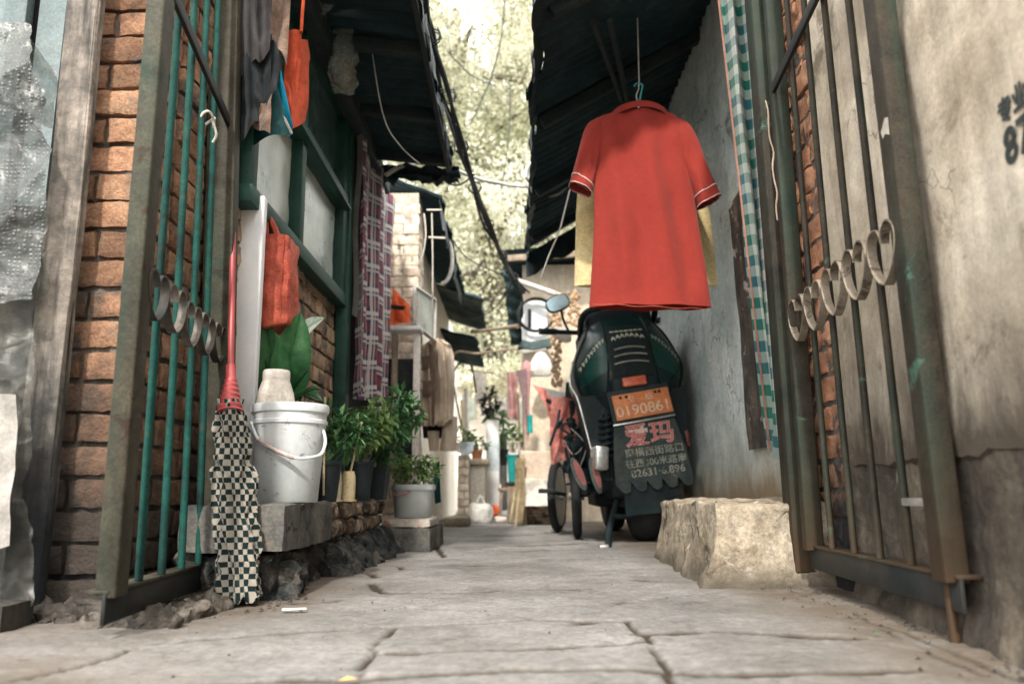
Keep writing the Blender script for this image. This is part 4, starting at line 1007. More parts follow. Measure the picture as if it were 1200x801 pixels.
# ---- broad leaved plant behind the pail
def bigleaf(mb, base, tip, w, out, cup=0.3, droop=0.0, n=14, ripple=0.15):
    base, tip = Vector(base), Vector(tip); d = tip-base; L = d.length; dn = d.normalized()
    s = dn.cross(out).normalized(); nn = s.cross(dn).normalized()
    def fn(u, v):
        x = (u-0.5)*2; wd = w*(math.sin(math.pi*min(1, 0.06+0.94*v)**0.85)**0.75 if 0 < v < 1 else 0.02)
        p = base+d*v+out*droop*math.sin(v*math.pi)*L
        return p+s*x*wd*0.5+nn*(cup*wd*(abs(x)**1.4)*0.5-0.004*math.exp(-(x/0.08)**2)+ripple*wd*0.10*math.sin(v*14+x*3)*abs(x))
    return mb.sheet(fn, 10, n)
bp = Vector((-0.60, 2.22, 0.205))
pl = empty('leafy_plant', bp, 'potted plant with broad dark green leaves behind the white pail', 'plant')
MB().lathe(bp, [(0.0, 0.0), (0.045, 0.0), (0.06, 0.10), (0.064, 0.105), (0.06, 0.11), (0.0, 0.10)], 26).build('pot', m_black_pl, pl)
fw = Vector((0.35, -1, 0)).normalized()
cz = bp+Vector((0, 0, 0.13))
for (b, t, w, o, cup) in [((331, 470), (352, 366), 0.105, fw, 0.5), ((325, 470), (311, 376), 0.088, fw, 0.45), ((318, 466), (293, 384), 0.07, fw, 0.3),
                     ((338, 466), (362, 432), 0.05, fw, 0.3), ((345, 470), (374, 455), 0.045, Vector((0, -0.6, 1)).normalized(), 0.3), ((330, 468), (336, 436), 0.05, fw, 0.3),
                     ((352, 462), (378, 470), 0.04, Vector((0, -0.6, 1)).normalized(), 0.3), ((316, 465), (300, 400), 0.08, Vector((-0.4, -1, 0)).normalized(), 0.3)]:
    mb = MB(); B, T = P(*b, 2.17), P(*t, 2.13+rnd.uniform(-0.03, 0.05)); bigleaf(mb, B, T, w, o, cup, 0.10); mb.tube(bez([cz, cz.lerp(B, 0.5)+Vector((0, 0, 0.01)), B, B.lerp(T, 0.3)], 10), 0.004, 6)
    mb.build('leaf', m_leaf_b, pl)
for (b, t, w) in (((345, 400), (380, 372), 0.05), ((320, 400), (290, 384), 0.04)):
    mb = MB(); bigleaf(mb, P(*b, 2.2), P(*t, 2.14), w, Vector((0, -1, 0.3)).normalized(), 0.3, 0.1)
    tag(mb.build('leaf', m_jar if False else surf('leaf_underside', [(0.34, 0.42, 0.36), (0.48, 0.55, 0.47)], 10, 0.6, 0.1), pl), 'pale leaf underside')

# ---- stone and brick ledge along the left wall
led = empty('stone_ledge', Vector((-0.6, 1.95, 0)), 'dark cut stone ledge on damp rubble carrying the white pail', 'ledge')
MB().rough_box((-0.73, 1.735, 0.100), (-0.497, 2.19, 0.203), 0.018, 0.004, 0.007, 20).build('slab', m_slab_d, led)
mb = MB(); mb.rough_box((-0.74, 1.76, -0.03), (-0.525, 2.25, 0.099), 0.010, 0.020, 0.015, 18)
mb.rough_box((-0.60, 1.80, -0.03), (-0.49, 1.92, 0.075), 0.008, 0.022, 0.03, 20, seed=4); mb.build('rubble_base', m_base_d, led)
led2 = empty('brick_ledge', Vector((-0.6, 2.65, 0)), 'low ledge of worn pale bricks on rubble carrying the flower pots', 'ledge')
mb = MB()
for row, (z0, z1) in enumerate(((0.104, 0.150), (0.155, 0.200))):
    y = 2.20+row*0.04
    while y < 3.10:
        L = rnd.uniform(0.055, 0.10); mb.rough_box((-0.62, y, z0), (-0.500+rnd.uniform(-0.020, 0.006), min(3.13, y+L-0.010), z1+rnd.uniform(-0.006, 0.003)), 0.009, 0.010, 0.012, 26, seed=int(y*100)); y += L
mb.build('brick_courses', m_cobble, led2)
MB().box((-0.63, 2.66, 0.12), (0.2, 0.92, 0.14)).build('mortar_core', m_mortar_d, led2)
mb = MB()
for i in range(9):
    y = 2.22+i*0.105; d = rnd.uniform(0.0, 0.035)
    mb.rough_box((-0.66, y, -0.03), (-0.50+d*0.6, y+0.118, 0.10+rnd.uniform(-0.012, 0.002)), 0.008, 0.022, 0.025, 20, seed=i,
                 warp=lambda p: Vector((p.x+0.05*max(0, 1-p.z/0.09), p.y, p.z)))
mb.build('rubble_base', m_base_d, led2)

# ---- pots and plants on the brick ledge
def bush(mb, c, rx, rz, n, L, r, ry=None, up=0.4):
    for _ in range(n):
        d = rdir(r); k = r.random()**0.45
        p = Vector(c)+Vector((d.x*rx*k, d.y*(ry or rx)*k, d.z*rz*k))
        dd = (Vector((d.x, d.y, d.z*0.5))*0.8+rdir(r)*0.7+Vector((0, 0, up*r.uniform(-1, 1)))).normalized()
        l = L*r.uniform(0.6, 1.25); leaf(mb, p, dd, Vector((0, 0, 1)), l, l*r.uniform(0.34, 0.5), bend=r.uniform(0, 0.4))
def stems(mb, base, c, rx, rz, n, r):
    for _ in range(n):
        t = Vector(c)+Vector((r.uniform(-rx, rx)*0.8, r.uniform(-rx, rx)*0.6, r.uniform(-0.3, 0.8)*rz))
        m = base.lerp(t, 0.5)+Vector((r.uniform(-0.01, 0.01), 0, 0.01)); mb.tube(bez([base, m, t], 6), 0.0018, 4, cap=False)
def potplant(px, py, Y, r0, r1, h, pm, fol, label, lm, L, n, group=None, square=False):
    b = P(px, py, Y); b.z = 0.202
    root = empty('potted_plant', b, label, 'potted plant', group)
    nseg = 4 if square else 26
    Qm = Matrix.Rotation(R(40), 3, 'Z') if square else None
    prof = [(0, 0), (r0, 0.0), (r1, h-0.012), (r1*1.07, h-0.012), (r1*1.07, h), (r1*0.96, h), (r1*0.93, h-0.012), (0.0, h-0.012)]
    m = MB(); m.lathe(b, prof, nseg, Q=Qm)
    if square: m.sm = [False]*len(m.sm)
    m.build('pot', pm, root)
    fm, sm_ = MB(), MB()
    for (fx, fy, fY, rx, rz, k) in fol:
        c = P(fx, fy, fY); bush(fm, c, rx, rz, int(n*k), L, rnd); stems(sm_, b+Vector((0, 0, h-0.01)), c, rx, rz, 7, rnd)
    fm.build('foliage', lm, root); sm_.build('stem', m_leaf_d, root)
    return root
potplant(381, 580, 2.36, 0.034, 0.046, 0.12, m_black_pl, [(402, 512, 2.42, 0.062, 0.055, 1), (392, 492, 2.45, 0.05, 0.04, 0.5), (418, 500, 2.5, 0.05, 0.05, 0.6)],
         'bushy potted plant right behind the white pail, its pot hidden by the cups', m_leaf_d, 0.040, 190)
potplant(420, 581, 2.80, 0.038, 0.05, 0.135, m_black_pl, [(424, 508, 2.8, 0.075, 0.07, 1), (440, 488, 2.85, 0.06, 0.055, 0.6)],
         'potted plant in a tall black pot in the middle of the brick ledge', m_leaf_m, 0.046, 190)
potplant(443, 582, 2.96, 0.036, 0.052, 0.12, m_black_pl, [(455, 500, 3.0, 0.085, 0.075, 1), (470, 472, 3.05, 0.055, 0.06, 0.5), (480, 488, 3.1, 0.05, 0.04, 0.4), (452, 530, 2.98, 0.05, 0.03, 0.3)],
         'potted plant in a square black pot at the far end of the brick ledge', m_leaf_d, 0.044, 210, square=True)
for (px, py, Y, m, lab, r, h) in ((391, 581, 2.38, m_cream, 'pale cream plastic cup on the brick ledge, closer to the pail', 0.022, 0.098), (408, 581, 2.43, m_stick, 'yellowish mouldy cup holding a bamboo stick on the brick ledge', 0.021, 0.09)):
    b = P(px, py, Y); b.z = 0.203
    cup = empty('plastic_cup', b, lab, 'cup')
    MB().lathe(b, [(0, 0.0), (r*0.86, 0.0), (r, 0.01), (r*1.05, h*0.5), (r*0.98, h*0.85), (r*0.84, h-0.004), (r*0.80, h), (r*0.74, h-0.005), (0, h-0.012)], 26).build('cup_body', m, cup)
    MB().lathe(b-Vector((0, 0, 0.001)), [(0, 0), (r*1.2, 0.0), (r*1.25, 0.006), (0, 0.008)], 26).build('saucer', m, cup)
b = P(408, 545, 2.43); mb = MB().tube([b+Vector((0, 0, -0.06)), P(423, 498, 2.44), P(424, 494, 2.44)], 0.0034, 7)
tag(mb.build('bamboo_stick', m_stick), 'slanting bamboo stick standing in the yellowish cup', 'stick')
mb = MB().tube([P(379, 580, 2.30), P(381, 465, 2.30)], 0.0034, 7)
tag(mb.build('bamboo_stick', m_stick), 'upright bamboo stick just right of the white pail', 'stick')

# ---- flower bucket on its stone
st = MB().rough_box((-0.52, 3.17, -0.02), (-0.330, 3.75, 0.090), 0.018, 0.006, 0.012, 16)
tag(st.build('stone_block', m_slab_d), 'squat dark stone block on the ground under the pebbled slab and grey bucket', 'stone block')
sl = MB().rough_box((-0.525, 3.20, 0.092), (-0.335, 3.62, 0.124), 0.014, 0.005, 0.006, 30)
tag(sl.build('pebbled_slab', m_pebble), 'pebbled concrete slab between the grey flower bucket and the dark stone block', 'slab')
b = Vector((-0.425, 3.37, 0.126))
fbk = empty('flower_bucket', b, 'small pale grey bucket of round leaved greenery on the pebbled slab', 'bucket plant')
MB().lathe(b, [(0, 0), (0.074, 0.0), (0.078, 0.004), (0.087, 0.112), (0.094, 0.114), (0.095, 0.130), (0.09, 0.136), (0.085, 0.13), (0, 0.12)], 36).build('bucket', m_pail, fbk)
MB().tube(bez([b+Vector((-0.09, -0.02, 0.12)), b+Vector((-0.06, -0.085, 0.092)), b+Vector((-0.02, -0.096, 0.098)), b+Vector((0.0, -0.095, 0.11))], 16), 0.004, 6).build('bail', m_umb_p, fbk)
mb = MB()
for (x, z, rx, rz, n) in ((0, 0.19, 0.10, 0.065, 300), (-0.04, 0.22, 0.06, 0.05, 90), (0.06, 0.20, 0.06, 0.06, 90)): bush(mb, b+Vector((x, 0, z)), rx, rz, n, 0.032, rnd)
mb.build('foliage', m_leaf_m, fbk)
mb = MB(); pxsheet(mb, (507, 543), (515, 540), (517, 588), (510, 590), (3.5,)*4, 0.012, (6, 10), 2, seed=30)
tag(mb.build('teal_rag', m_teal), 'deep teal rag hanging just right of the grey flower bucket', 'rag')

# ---- plaid curtain
cu = empty('door_curtain', Vector((-0.68, 3.55, 0.62)), 'red and navy plaid curtain over the doorway beyond the green window', 'curtain')
def plaidfn(u, v):
    y = 3.17+0.86*u*(1-0.10*v); z = 1.80-(1.16+0.02*math.sin(u*9))*v
    x = -0.655+0.024*math.sin(u*math.pi*9+1.3*math.sin(v*2.2))*(0.35+0.75*v)+0.014*math.sin(u*math.pi*4+1)+0.008*N3(Vector((u*6, v*5, 2)))
    return Vector((x+0.012*u, y, z))
MB().sheet(plaidfn, 96, 40, (1.35, 1.2)).build('curtain_cloth', m_plaid, cu)
MB().sheet(lambda u, v: Vector((-0.640+0.006*math.sin(v*9)-0.03*u, 3.145+0.03*u, 1.78-0.84*v+0.02*u)), 4, 20).build('pale_lining', m_trim, cu)
MB().tube([Vector((-0.66, 3.10, 1.805)), Vector((-0.66, 4.05, 1.805))], 0.008, 8).build('curtain_rod', m_beam, cu)
MB().box((-0.715, 3.6, 1.0), (0.02, 0.8, 1.7)).build('doorway', m_darkcloth, house)
# ================================================================== RIGHT SIDE
WA, WB = Vector((0.583, 0.40, 0)), Vector((0.747, 1.745, 0))
wdir = (WB-WA).normalized(); wn_ = Vector((-wdir.y, wdir.x, 0))          # faces the alley
def wallpt(px, py):
    d = ray(px, py); t = (WA-CAM).dot(wn_)/d.dot(wn_); return CAM+d*t
cw = empty('plaster_wall', (WA+WB)/2, 'stained grey beige plaster wall at the right edge behind the rusty gate', 'wall')
Lw = (WB-WA).length
def cwall(u, v):
    L = -0.3+(Lw+0.3)*u
    zlo = 0.262+0.010*N3(Vector((L*7, 1, 1)))+0.006*N3(Vector((L*30, 1, 1)))
    z = zlo+(2.7-zlo)*v**1.1
    off = 0.012+0.010*N3(Vector((L*2.5, z*2.5, 0)))+0.004*N3(Vector((L*9, z*9, 3)))+0.0015*N3(Vector((L*40, z*40, 3)))
    if v < 0.004: off -= 0.012
    if u > 0.995: off -= 0.02; 
    e = 0.02*N3(Vector((5, z*6, 1)))*max(0, (u-0.9)/0.1)
    return WA+wdir*(L+e)+wn_*off+Vector((0, 0, z))
MB().sheet(cwall, 110, 170).build('plaster', m_conc, cw)
def plinth(u, v):
    L = -0.3+(Lw+0.3)*u; z = -0.03+0.33*v
    off = 0.004+0.010*N3(Vector((L*4, z*4, 7)))+0.006*N3(Vector((L*16, z*16, 3)))+0.0025*N3(Vector((L*50, z*50, 3)))+0.035*max(0, 0.06-z)/0.09
    return WA+wdir*L+wn_*off+Vector((0, 0, z))
MB().sheet(plinth, 150, 44).build('plinth', m_plinth, cw)
MB().prism([WA-wdir*0.3-wn_*0.004, WB-wn_*0.004, WB-wn_*0.2, WA-wdir*0.3-wn_*0.2], (0, 0, 2.7)).build('wall_core', m_mortar_d, cw)
MB().box((0.68, -2.45, 1.35), (0.26, 5.0, 2.7)).build('unseen_shade_wall', m_conc, cw)  # unseen wall behind the camera, added to shade the near alley from the sky
def stencil(px, py, body, size, bold=0.0):
    p = wallpt(px, py)
    # find the plaster face at that spot
    L = (p-WA).dot(wdir); z = p.z
    off = 0.012+0.010*N3(Vector((L*2.5, z*2.5, 0)))+0.004*N3(Vector((L*9, z*9, 3)))+0.003
    c = WA+wdir*L+wn_*off+Vector((0, 0, z))
    M = Matrix.Translation(c) @ Matrix((-wdir, Vector((0, 0, 1)), wn_)).transposed().to_4x4()
    return text_into(MB(), body, size, M, align='LEFT', bold=bold)
st1 = stencil(1190, 178, '87', 0.066, 0.002); st1.build('stencilled_number', m_stencil, cw)
st2 = stencil(1181, 138, '专业', 0.036, 0.0015); st2.build('stencilled_words', m_stencil, cw)

# brick jamb between plaster and curtain
jb = empty('brick_jamb', (0.75, 1.92, 0), 'strip of broken red brick wall seen through the bars of the right gate', 'brick wall')
mb = MB(); bricks(mb, (0.744, 2.10, 0.03), (0, -1, 0), (-1, 0, 0), 0.37, 2.5, 0.066, 0.19, 0.012, amp=0.007)
mb.build('brickwork', m_brick_r, jb)
MB().rough_box((0.751, 1.70, -0.02), (0.86, 2.09, 2.6), 0.03, 0.006, 0.008, 16).build('mortar_core', m_mortar, jb)

# gingham curtain strip
gc = empty('gingham_curtain', P(905, 535, 2.2), 'narrow green and white gingham curtain hanging beside the square gate post', 'curtain')
A0, A1, B0, B1 = P(836, -60, 2.17), P(868, -60, 2.14), P(903, 528, 2.17), P(915, 540, 2.14)
def gf(u, v):
    a = A0.lerp(B0, v); b = A1.lerp(B1, v); p = a.lerp(b, u)
    return p+Vector((0.006*math.sin(u*7+v*6), 0.020*math.sin(u*math.pi*3+v*2)+0.01*N3(Vector((u*3, v*6, 0))), 0))
MB().sheet(gf, 26, 60, (0.085, 1.25)).build('curtain_cloth', m_gingham, gc)
MB().sheet(lambda u, v: A0.lerp(B0, v)+Vector((-0.006*u-0.001, -0.006, 0)), 2, 30).build('salmon_edging', surf('salmon_trim', [(0.20, 0.085, 0.06), (0.30, 0.16, 0.12)], 9, 0.8, 0.2, 50), gc)

# plaster house with black roof
ph = empty('plaster_house', (0.95, 3.8, 0), 'blue grey plastered house on the right under a low black roof', 'house')
def bwall(u, v):
    y = 2.10+3.6*u; z = -0.02+2.45*v
    off = 0.012*N3(Vector((y*2, z*2, 5)))+0.006*N3(Vector((y*9, z*9, 5)))+0.03*max(0, 0.16-z)/0.16
    return Vector((0.845-off, y, z))
MB().sheet(bwall, 110, 90).build('wall', m_bluewall, ph)
MB().box((1.0, 3.9, 1.2), (0.28, 3.6, 2.4)).build('wall_core', m_mortar_d, ph)
mb = MB(); corrug(mb, (0.92, 2.27), (0.10, 1.80), 2.15, 5.05, ragged=0.05, seed=11, nx=14, skew=0.0)
rf2 = mb.build('roof', m_roof, ph)
for y in (2.35, 3.15, 3.95, 4.75): MB().bar((0.86, y, 2.215), (0.14, y, 1.80), 0.04, 0.05, Vector((0, 1, 0))).build('rafter', m_beam, rf2)
mb = MB(); mb.sheet(lambda u, v: Vector((0.105+0.02*u+0.03*N3(Vector((u*9, v*2, 4)))-0.02*v, 2.15+2.9*u, 1.81-(0.05+0.05*N3(Vector((u*11, 1, 3)))+0.02*u)*v)), 80, 5)
mb.sheet(lambda u, v: Vector((0.10+0.78*u, 5.04+0.03*N3(Vector((u*6, v, 1))), 1.80+0.44*u-(0.16+0.05*N3(Vector((u*7, 2, 3))))*v)), 40, 4)
mb.build('hanging_felt', m_tar, rf2)
for k, (a, b) in enumerate((((0.30, 2.5), (0.50, 3.2)), ((0.36, 2.5), (0.55, 3.3)))):
    MB().tube([Vector((a[0], a[1], 1.86)), Vector((b[0], b[1], 1.93))], 0.012, 7).build('roof_pole', m_beam, rf2)
# tall loose boards against the wall
mb = MB()
def brd(u, v):
    y = 2.42+0.32*u+0.02*v; z = 0.36+0.94*v-0.05*u*(v > 0.9)+0.03*N3(Vector((u*4, 0, 1)))*(v > 0.95)
    return Vector((0.822-0.008*N3(Vector((u*9, z*3, 2)))-0.01*v, y, z))
mb.sheet(brd, 14, 30)
tag(mb.build('rotten_board', surf('rotten_board', [(0.035, 0.03, 0.027), (0.085, 0.07, 0.06), (0.16, 0.135, 0.11)], 8, 0.95, 0.9, 30, 0.008, patch=((0.48, 0.45, 0.40), 0.8, 9, 0.60), streak=((0.02, 0.018, 0.017), 0.7, 25))), 'dark rotten board leaning on the blue grey wall beside the gingham curtain', 'board')

# stone kerb block
mb = MB(); mb.rough_box((0.480, 1.92, -0.03), (0.80, 2.80, 0.192), 0.0085, 0.012, 0.009, 8,
    warp=lambda p: Vector((p.x-0.035*max(0, 1-p.z/0.19)**2+0.03*max(0, (p.y-1.9)/0.9), p.y-0.02*max(0, 1-p.z/0.19)+0.012*N3(p*5), p.z+0.008*N3(p*6)))+Vector((N3(p*38), N3(p*38+Vector((4, 0, 0))), 0.6*N3(p*38+Vector((0, 9, 0)))))*0.0035)
tag(mb.build('stone_block', m_stone), 'large pale tan stone kerb block in front of the parked scooter', 'stone block')

# ---------------------------------------------------------------- scooter (rear view, leaning on its stand)
gp = P(767, 640, 3.46); gp.z = 0.0
sc = empty('electric_scooter', gp, 'dark green electric scooter parked with its tail and orange plate towards the camera', 'scooter')
MS = Matrix.Translation(gp) @ Euler((0, R(-4.8), 0)).to_matrix().to_4x4() @ Matrix.Diagonal((1.05, 1.0, 1.0, 1))
def sb(mb, name, m, parent=None): return mb.xf(MS).build(name, m, parent or sc)
LV = [(0.46, 0.09, 0.10), (0.52, 0.135, 0.06), (0.60, 0.180, 0.03), (0.68, 0.225, 0.01), (0.76, 0.248, 0.0), (0.83, 0.236, 0.005), (0.90, 0.210, 0.03), (0.96, 0.185, 0.07), (1.01, 0.165, 0.13), (1.055, 0.140, 0.20), (1.085, 0.10, 0.27), (1.095, 0.04, 0.34)]
def lvl(z):
    for (a, b) in zip(LV[:-1], LV[1:]):
        if a[0] <= z <= b[0]:
            t = (z-a[0])/(b[0]-a[0]); t2 = t
            return a[1]+(b[1]-a[1])*t2, a[2]+(b[2]-a[2])*t2
    return (LV[0] if z < LV[0][0] else LV[-1])[1:]
def rear(x, z, out=0.0):
    w, yr = lvl(z); ry = (0.62-yr)/2; k = min(0.999, abs(x)/w)
    return Vector((x, yr+ry-(ry)*(1-k**3.6)**(1/3.6)-out, z))
def bodyfn(u, v):
    i = v*(len(LV)-1); j = min(len(LV)-2, int(i)); t = i-j
    z = LV[j][0]*(1-t)+LV[j+1][0]*t; w, yr = lvl(z); ry = (0.62-yr)/2
    a = 2*math.pi*u; ca, sa = math.cos(a), math.sin(a); e = 2/3.6
    return Vector((w*math.copysign(abs(ca)**e, ca), yr+ry+ry*math.copysign(abs(sa)**e, sa), z))
body = sb(MB().sheet(bodyfn, 64, 40), 'body_cover', m_sc_body)
def patch(poly_fn, nu, nv, out): return MB().sheet(lambda u, v: rear(*poly_fn(u, v), out), nu, nv)
sb(patch(lambda u, v: ((-0.19+0.38*u)*(0.62+0.38*v), 0.475+0.185*v), 20, 10, 0.004), 'under_tail', m_sc_black)
for s in (-1, 1):
    mb = MB(); mb.tube(bez([rear(s*0.093, 1.04, 0.004), rear(s*0.094, 0.95, 0.006), rear(s*0.100, 0.80, 0.006), rear(s*0.118, 0.66, 0.004)], 20), 0.0045, 6)
    mb.tube(bez([rear(s*0.128, 1.05, 0.006), rear(s*0.175, 0.95, 0.008), rear(s*0.222, 0.85, 0.008), rear(s*0.236, 0.76, 0.006), rear(s*0.205, 0.66, 0.004), rear(s*0.15, 0.57, 0.004)], 30), 0.007, 7)
    sb(mb, 'cover_edge', m_sc_black)
for s in (-1, 1):
    sb(MB().prism([Vector((s*a, 0.05, b)) for a, b in ((0.232, 0.67), (0.214, 0.52), (0.200, 0.39), (0.165, 0.29), (0.105, 0.28), (0.105, 0.67))], (0, 0.30, 0)), 'side_skirt', m_sc_black)
mb = MB(); mb.tube(bez([rear(-0.215, 0.87, -0.10)+Vector((-0.012, 0, 0)), rear(-0.24, 0.76, -0.10)+Vector((-0.012, 0, 0)), Vector((-0.242, 0.06, 0.66)), Vector((-0.222, 0.045, 0.52)), Vector((-0.206, 0.045, 0.40))], 24), 0.0045, 6)
sb(mb, 'left_edge_line', m_chrome)  # thin pale line along the left outline only
mb = MB(); mb.tube(bez([(-0.165, 0.42, 1.00), (-0.170, 0.22, 1.06), (-0.13, 0.12, 1.082), (0.0, 0.09, 1.09), (0.13, 0.12, 1.082), (0.170, 0.22, 1.06), (0.165, 0.42, 1.00)], 40), 0.015, 10)
sb(mb, 'grab_rail', m_sc_black)
sb(patch(lambda u, v: ((-0.088+0.176*u)*(0.95+0.2*v*(1-v)), 0.655+0.325*v), 12, 16, 0.006), 'centre_panel', m_sc_black)
for s in (-1, 1):
    pnl = sb(patch(lambda u, v: (s*(0.095+(0.075+0.062*(1-v))*u), 0.775+0.165*v-0.075*u), 8, 10, 0.007), 'side_panel', m_sc_green)
    mb = MB()
    for i in range(9):
        t = i/8; cx = 0.108+0.105*t; cz_ = 0.915-0.088*t-0.03*t*t
        for (dx, dz, w_, h_) in ((0, 0, 0.0022, 0.020), (0.0045, 0.006*(i % 2), 0.0042, 0.004), (0.0045, -0.010+0.008*(i % 3), 0.0035, 0.0035)):
            if cx+dx+w_ > 0.232: continue
            q = [rear(s*(cx+dx-w_), cz_+dz-h_/2, 0.0105), rear(s*(cx+dx+w_), cz_+dz-h_/2-0.002, 0.0105), rear(s*(cx+dx+w_), cz_+dz+h_/2-0.002, 0.0105), rear(s*(cx+dx-w_), cz_+dz+h_/2, 0.0105)]
            mb.add(q, [(0, 1, 2, 3)])
    sb(mb, 'silver_sticker', m_sticker, pnl)
    mb = MB(); mb.tube([rear(s*(0.10+0.012*k), 0.665+0.002*k*k*0.6, 0.005) for k in range(10)], 0.0035, 6)
    sb(mb, 'panel_seam', m_sc_black)
mb = MB()          # row of chevrons on the tail
for k in range(7):
    x = -0.063+0.021*k
    for (dx, dz) in ((-0.008, 0), (0.0, 0.012)):
        q = [rear(x+dx, 0.925-0.9*x*x*4+dz-0.006, 0.011), rear(x+dx+0.009, 0.925-0.9*x*x*4+(0.012-dz)-0.006, 0.011), rear(x+dx+0.009, 0.933-0.9*x*x*4+(0.012-dz), 0.011), rear(x+dx, 0.933-0.9*x*x*4+dz, 0.011)]
        mb.add(q, [(0, 1, 2, 3)])
    mb.add([rear(x-0.010, 0.951, 0.011), rear(x+0.010, 0.951, 0.011), rear(x+0.007, 0.958, 0.011), rear(x-0.007, 0.958, 0.011)], [(0, 1, 2, 3)])
sb(mb, 'chevron_badge', m_sticker)
for k, z in enumerate((0.865, 0.832, 0.797)):
    mb = MB(); hw = 0.066+0.004*k
    mb.tube([rear(-hw+2*hw*i/14, z+0.010*(1-(2*i/14-1)**2)-0.004, 0.009) for i in range(15)], 0.0042, 8)
    sb(mb, 'chrome_strip', m_chrome)
mb = MB()
mb.rough_box((-0.105, -0.035, 0.60), (0.105, 0.12, 0.735), 0.02, 0.003, 0.03, 12)
carrier = sb(mb, 'lamp_housing', m_sc_black)
Qt = Euler((R(-6), R(-3), 0)).to_matrix()
sb(MB().box((-0.005, -0.042, 0.705), (0.102, 0.022, 0.042), Qt, bev=0.006), 'tail_lamp', m_tail)
# number plate on its bracket
Qp = (Euler((R(-8), 0, 0)).to_matrix() @ Matrix.Identity(3)); Qp = Matrix.Rotation(R(-4.8), 3, 'Y') @ Qp
pcn = Vector((0.012, -0.070, 0.600))
plate = sb(MB().box(pcn, (0.238, 0.004, 0.112), Qp, bev=0.0015), 'number_plate', m_plate)
def onplate(x, z, lift): return pcn+Qp @ Vector((x, -0.002-lift, z))
def textM(cx, cz, lift, Q, c0):
    X_, Z_, N_ = Q @ Vector((1, 0, 0)), Q @ Vector((0, 0, 1)), Q @ Vector((0, -1, 0))
    return Matrix.Translation(c0+X_*cx+Z_*cz+N_*lift) @ Matrix((X_, Z_, N_)).transposed().to_4x4()
mb = MB(); text_into(mb, '0190861', 0.066, textM(0, -0.023, 0.0034, Qp, pcn), bold=0.0006)
mb2 = [v for v in mb.v]
sb(mb, 'plate_number', m_ltr_white, plate)
mb = MB(); text_into(mb, '交', 0.034, textM(-0.042, 0.026, 0.0034, Qp, pcn), bold=0.0002); text_into(mb, '临', 0.034, textM(0.034, 0.026, 0.0034, Qp, pcn), bold=0.0002)
sb(mb, 'plate_heading', m_ltr_white, plate)
mb = MB()
for x in (-0.085, -0.060, 0.062, 0.080): mb.lathe(onplate(x, 0.042, 0.001), [(0, 0.004), (0.0065, 0.004), (0.0065, 0.0)], 10, Q=Matrix.Rotation(R(90), 3, 'X'))
sb(mb, 'plate_bolt', m_sc_black, plate)
sb(MB().box(Vector((0.012, -0.060, 0.528)), (0.262, 0.012, 0.008), Qp, bev=0.002), 'plate_bracket', m_chrome)
sb(MB().box(Vector((0.008, -0.050, 0.60)), (0.26, 0.010, 0.155), Qp, bev=0.004), 'bracket_back', m_flap)
# mud flap with the dealer's advert and a scalloped lower edge
Qf = Matrix.Rotation(R(-2.0), 3, 'Y') @ Euler((R(-5), 0, 0)).to_matrix()
fc = Vector((0.018, -0.066, 0.385))
out = [(-0.128, 0.140), (0.128, 0.140), (0.150, 0.0), (0.160, -0.115)]
nT = 5
for k in range(nT):
    x1 = 0.160-0.320*(k+0.30)/nT; x2 = 0.160-0.320*(k+0.70)/nT; x3 = 0.160-0.320*(k+1)/nT
    out += [(x1+0.012, -0.150), (x1-0.006, -0.157), (x2+0.004, -0.150), (x3, -0.112)]
out += [(-0.150, 0.0)]
flap = sb(MB().prism([fc+Qf @ Vector((x, 0, z)) for x, z in out], Qf @ Vector((0, 0.006, 0))), 'mud_flap', m_flap)
def ft(body, cx, cz, size, bold, lift=0.002): return text_into(MB(), body, size, textM(cx, cz, lift, Qf, fc), bold=bold)
sb(ft('爱玛', 0.012, 0.078, 0.104, 0.0026, 0.0014), 'dealer_name_outline', m_ltr_pale, flap)
sb(ft('爱玛', 0.012, 0.078, 0.104, 0.0010, 0.0026), 'dealer_name', m_ltr_pink, flap)
sb(ft('南横西街路口', 0.020, 0.008, 0.041, 0.0004), 'address_line', m_ltr_flap, flap)
sb(ft('往西300米路南', 0.020, -0.038, 0.039, 0.0004), 'address_line', m_ltr_flap, flap)
sb(ft('82631·6.896', 0.020, -0.080, 0.045, 0.0006), 'phone_line', m_ltr_flap, flap)
# running gear
def wheel(y, r, w, nm='rear_wheel'):
    wb = MB(); Qw = Matrix.Rotation(R(90), 3, 'Y'); prof = []
    for k in range(17):
        a = -math.pi*0.62+k/16*math.pi*1.24
        prof.append((r-w*0.5+w*0.5*math.cos(a), w*0.55*math.sin(a)))
    wb.lathe((0, y, r), prof, 40, Q=Qw); t = sb(wb, nm, m_tyre)
    rb = MB(); rb.lathe((0, y, r), [(r-w*0.62, -w*0.42), (r-w*0.75, -w*0.30), (r-w*0.8, 0), (r-w*0.75, w*0.30), (r-w*0.62, w*0.42)], 32, Q=Qw)
    rb.lathe((0, y, r), [(0, -0.05), (0.05, -0.045), (0.06, 0), (0.05, 0.045), (0, 0.05)], 20, Q=Qw)
    for k in range(5): a = k*2*math.pi/5; rb.bar((0, y, r), (0, y+math.cos(a)*(r-w*0.7), r+math.sin(a)*(r-w*0.7)), 0.02, 0.03, Vector((1, 0, 0)))
    sb(rb, 'rim', m_steel, t)
wheel(0.20, 0.215, 0.115); wheel(1.32, 0.215, 0.10, 'front_wheel')
mb = MB(); mb.rough_box((-0.135, 0.02, 0.20), (0.150, 0.52, 0.50), 0.03, 0.006, 0.05, 7)
mb.rough_box((-0.20, 0.10, 0.24), (0.205, 0.55, 0.47), 0.03, 0.006, 0.06, 7); sb(mb, 'chassis_cover', m_sc_black)
mb = MB()
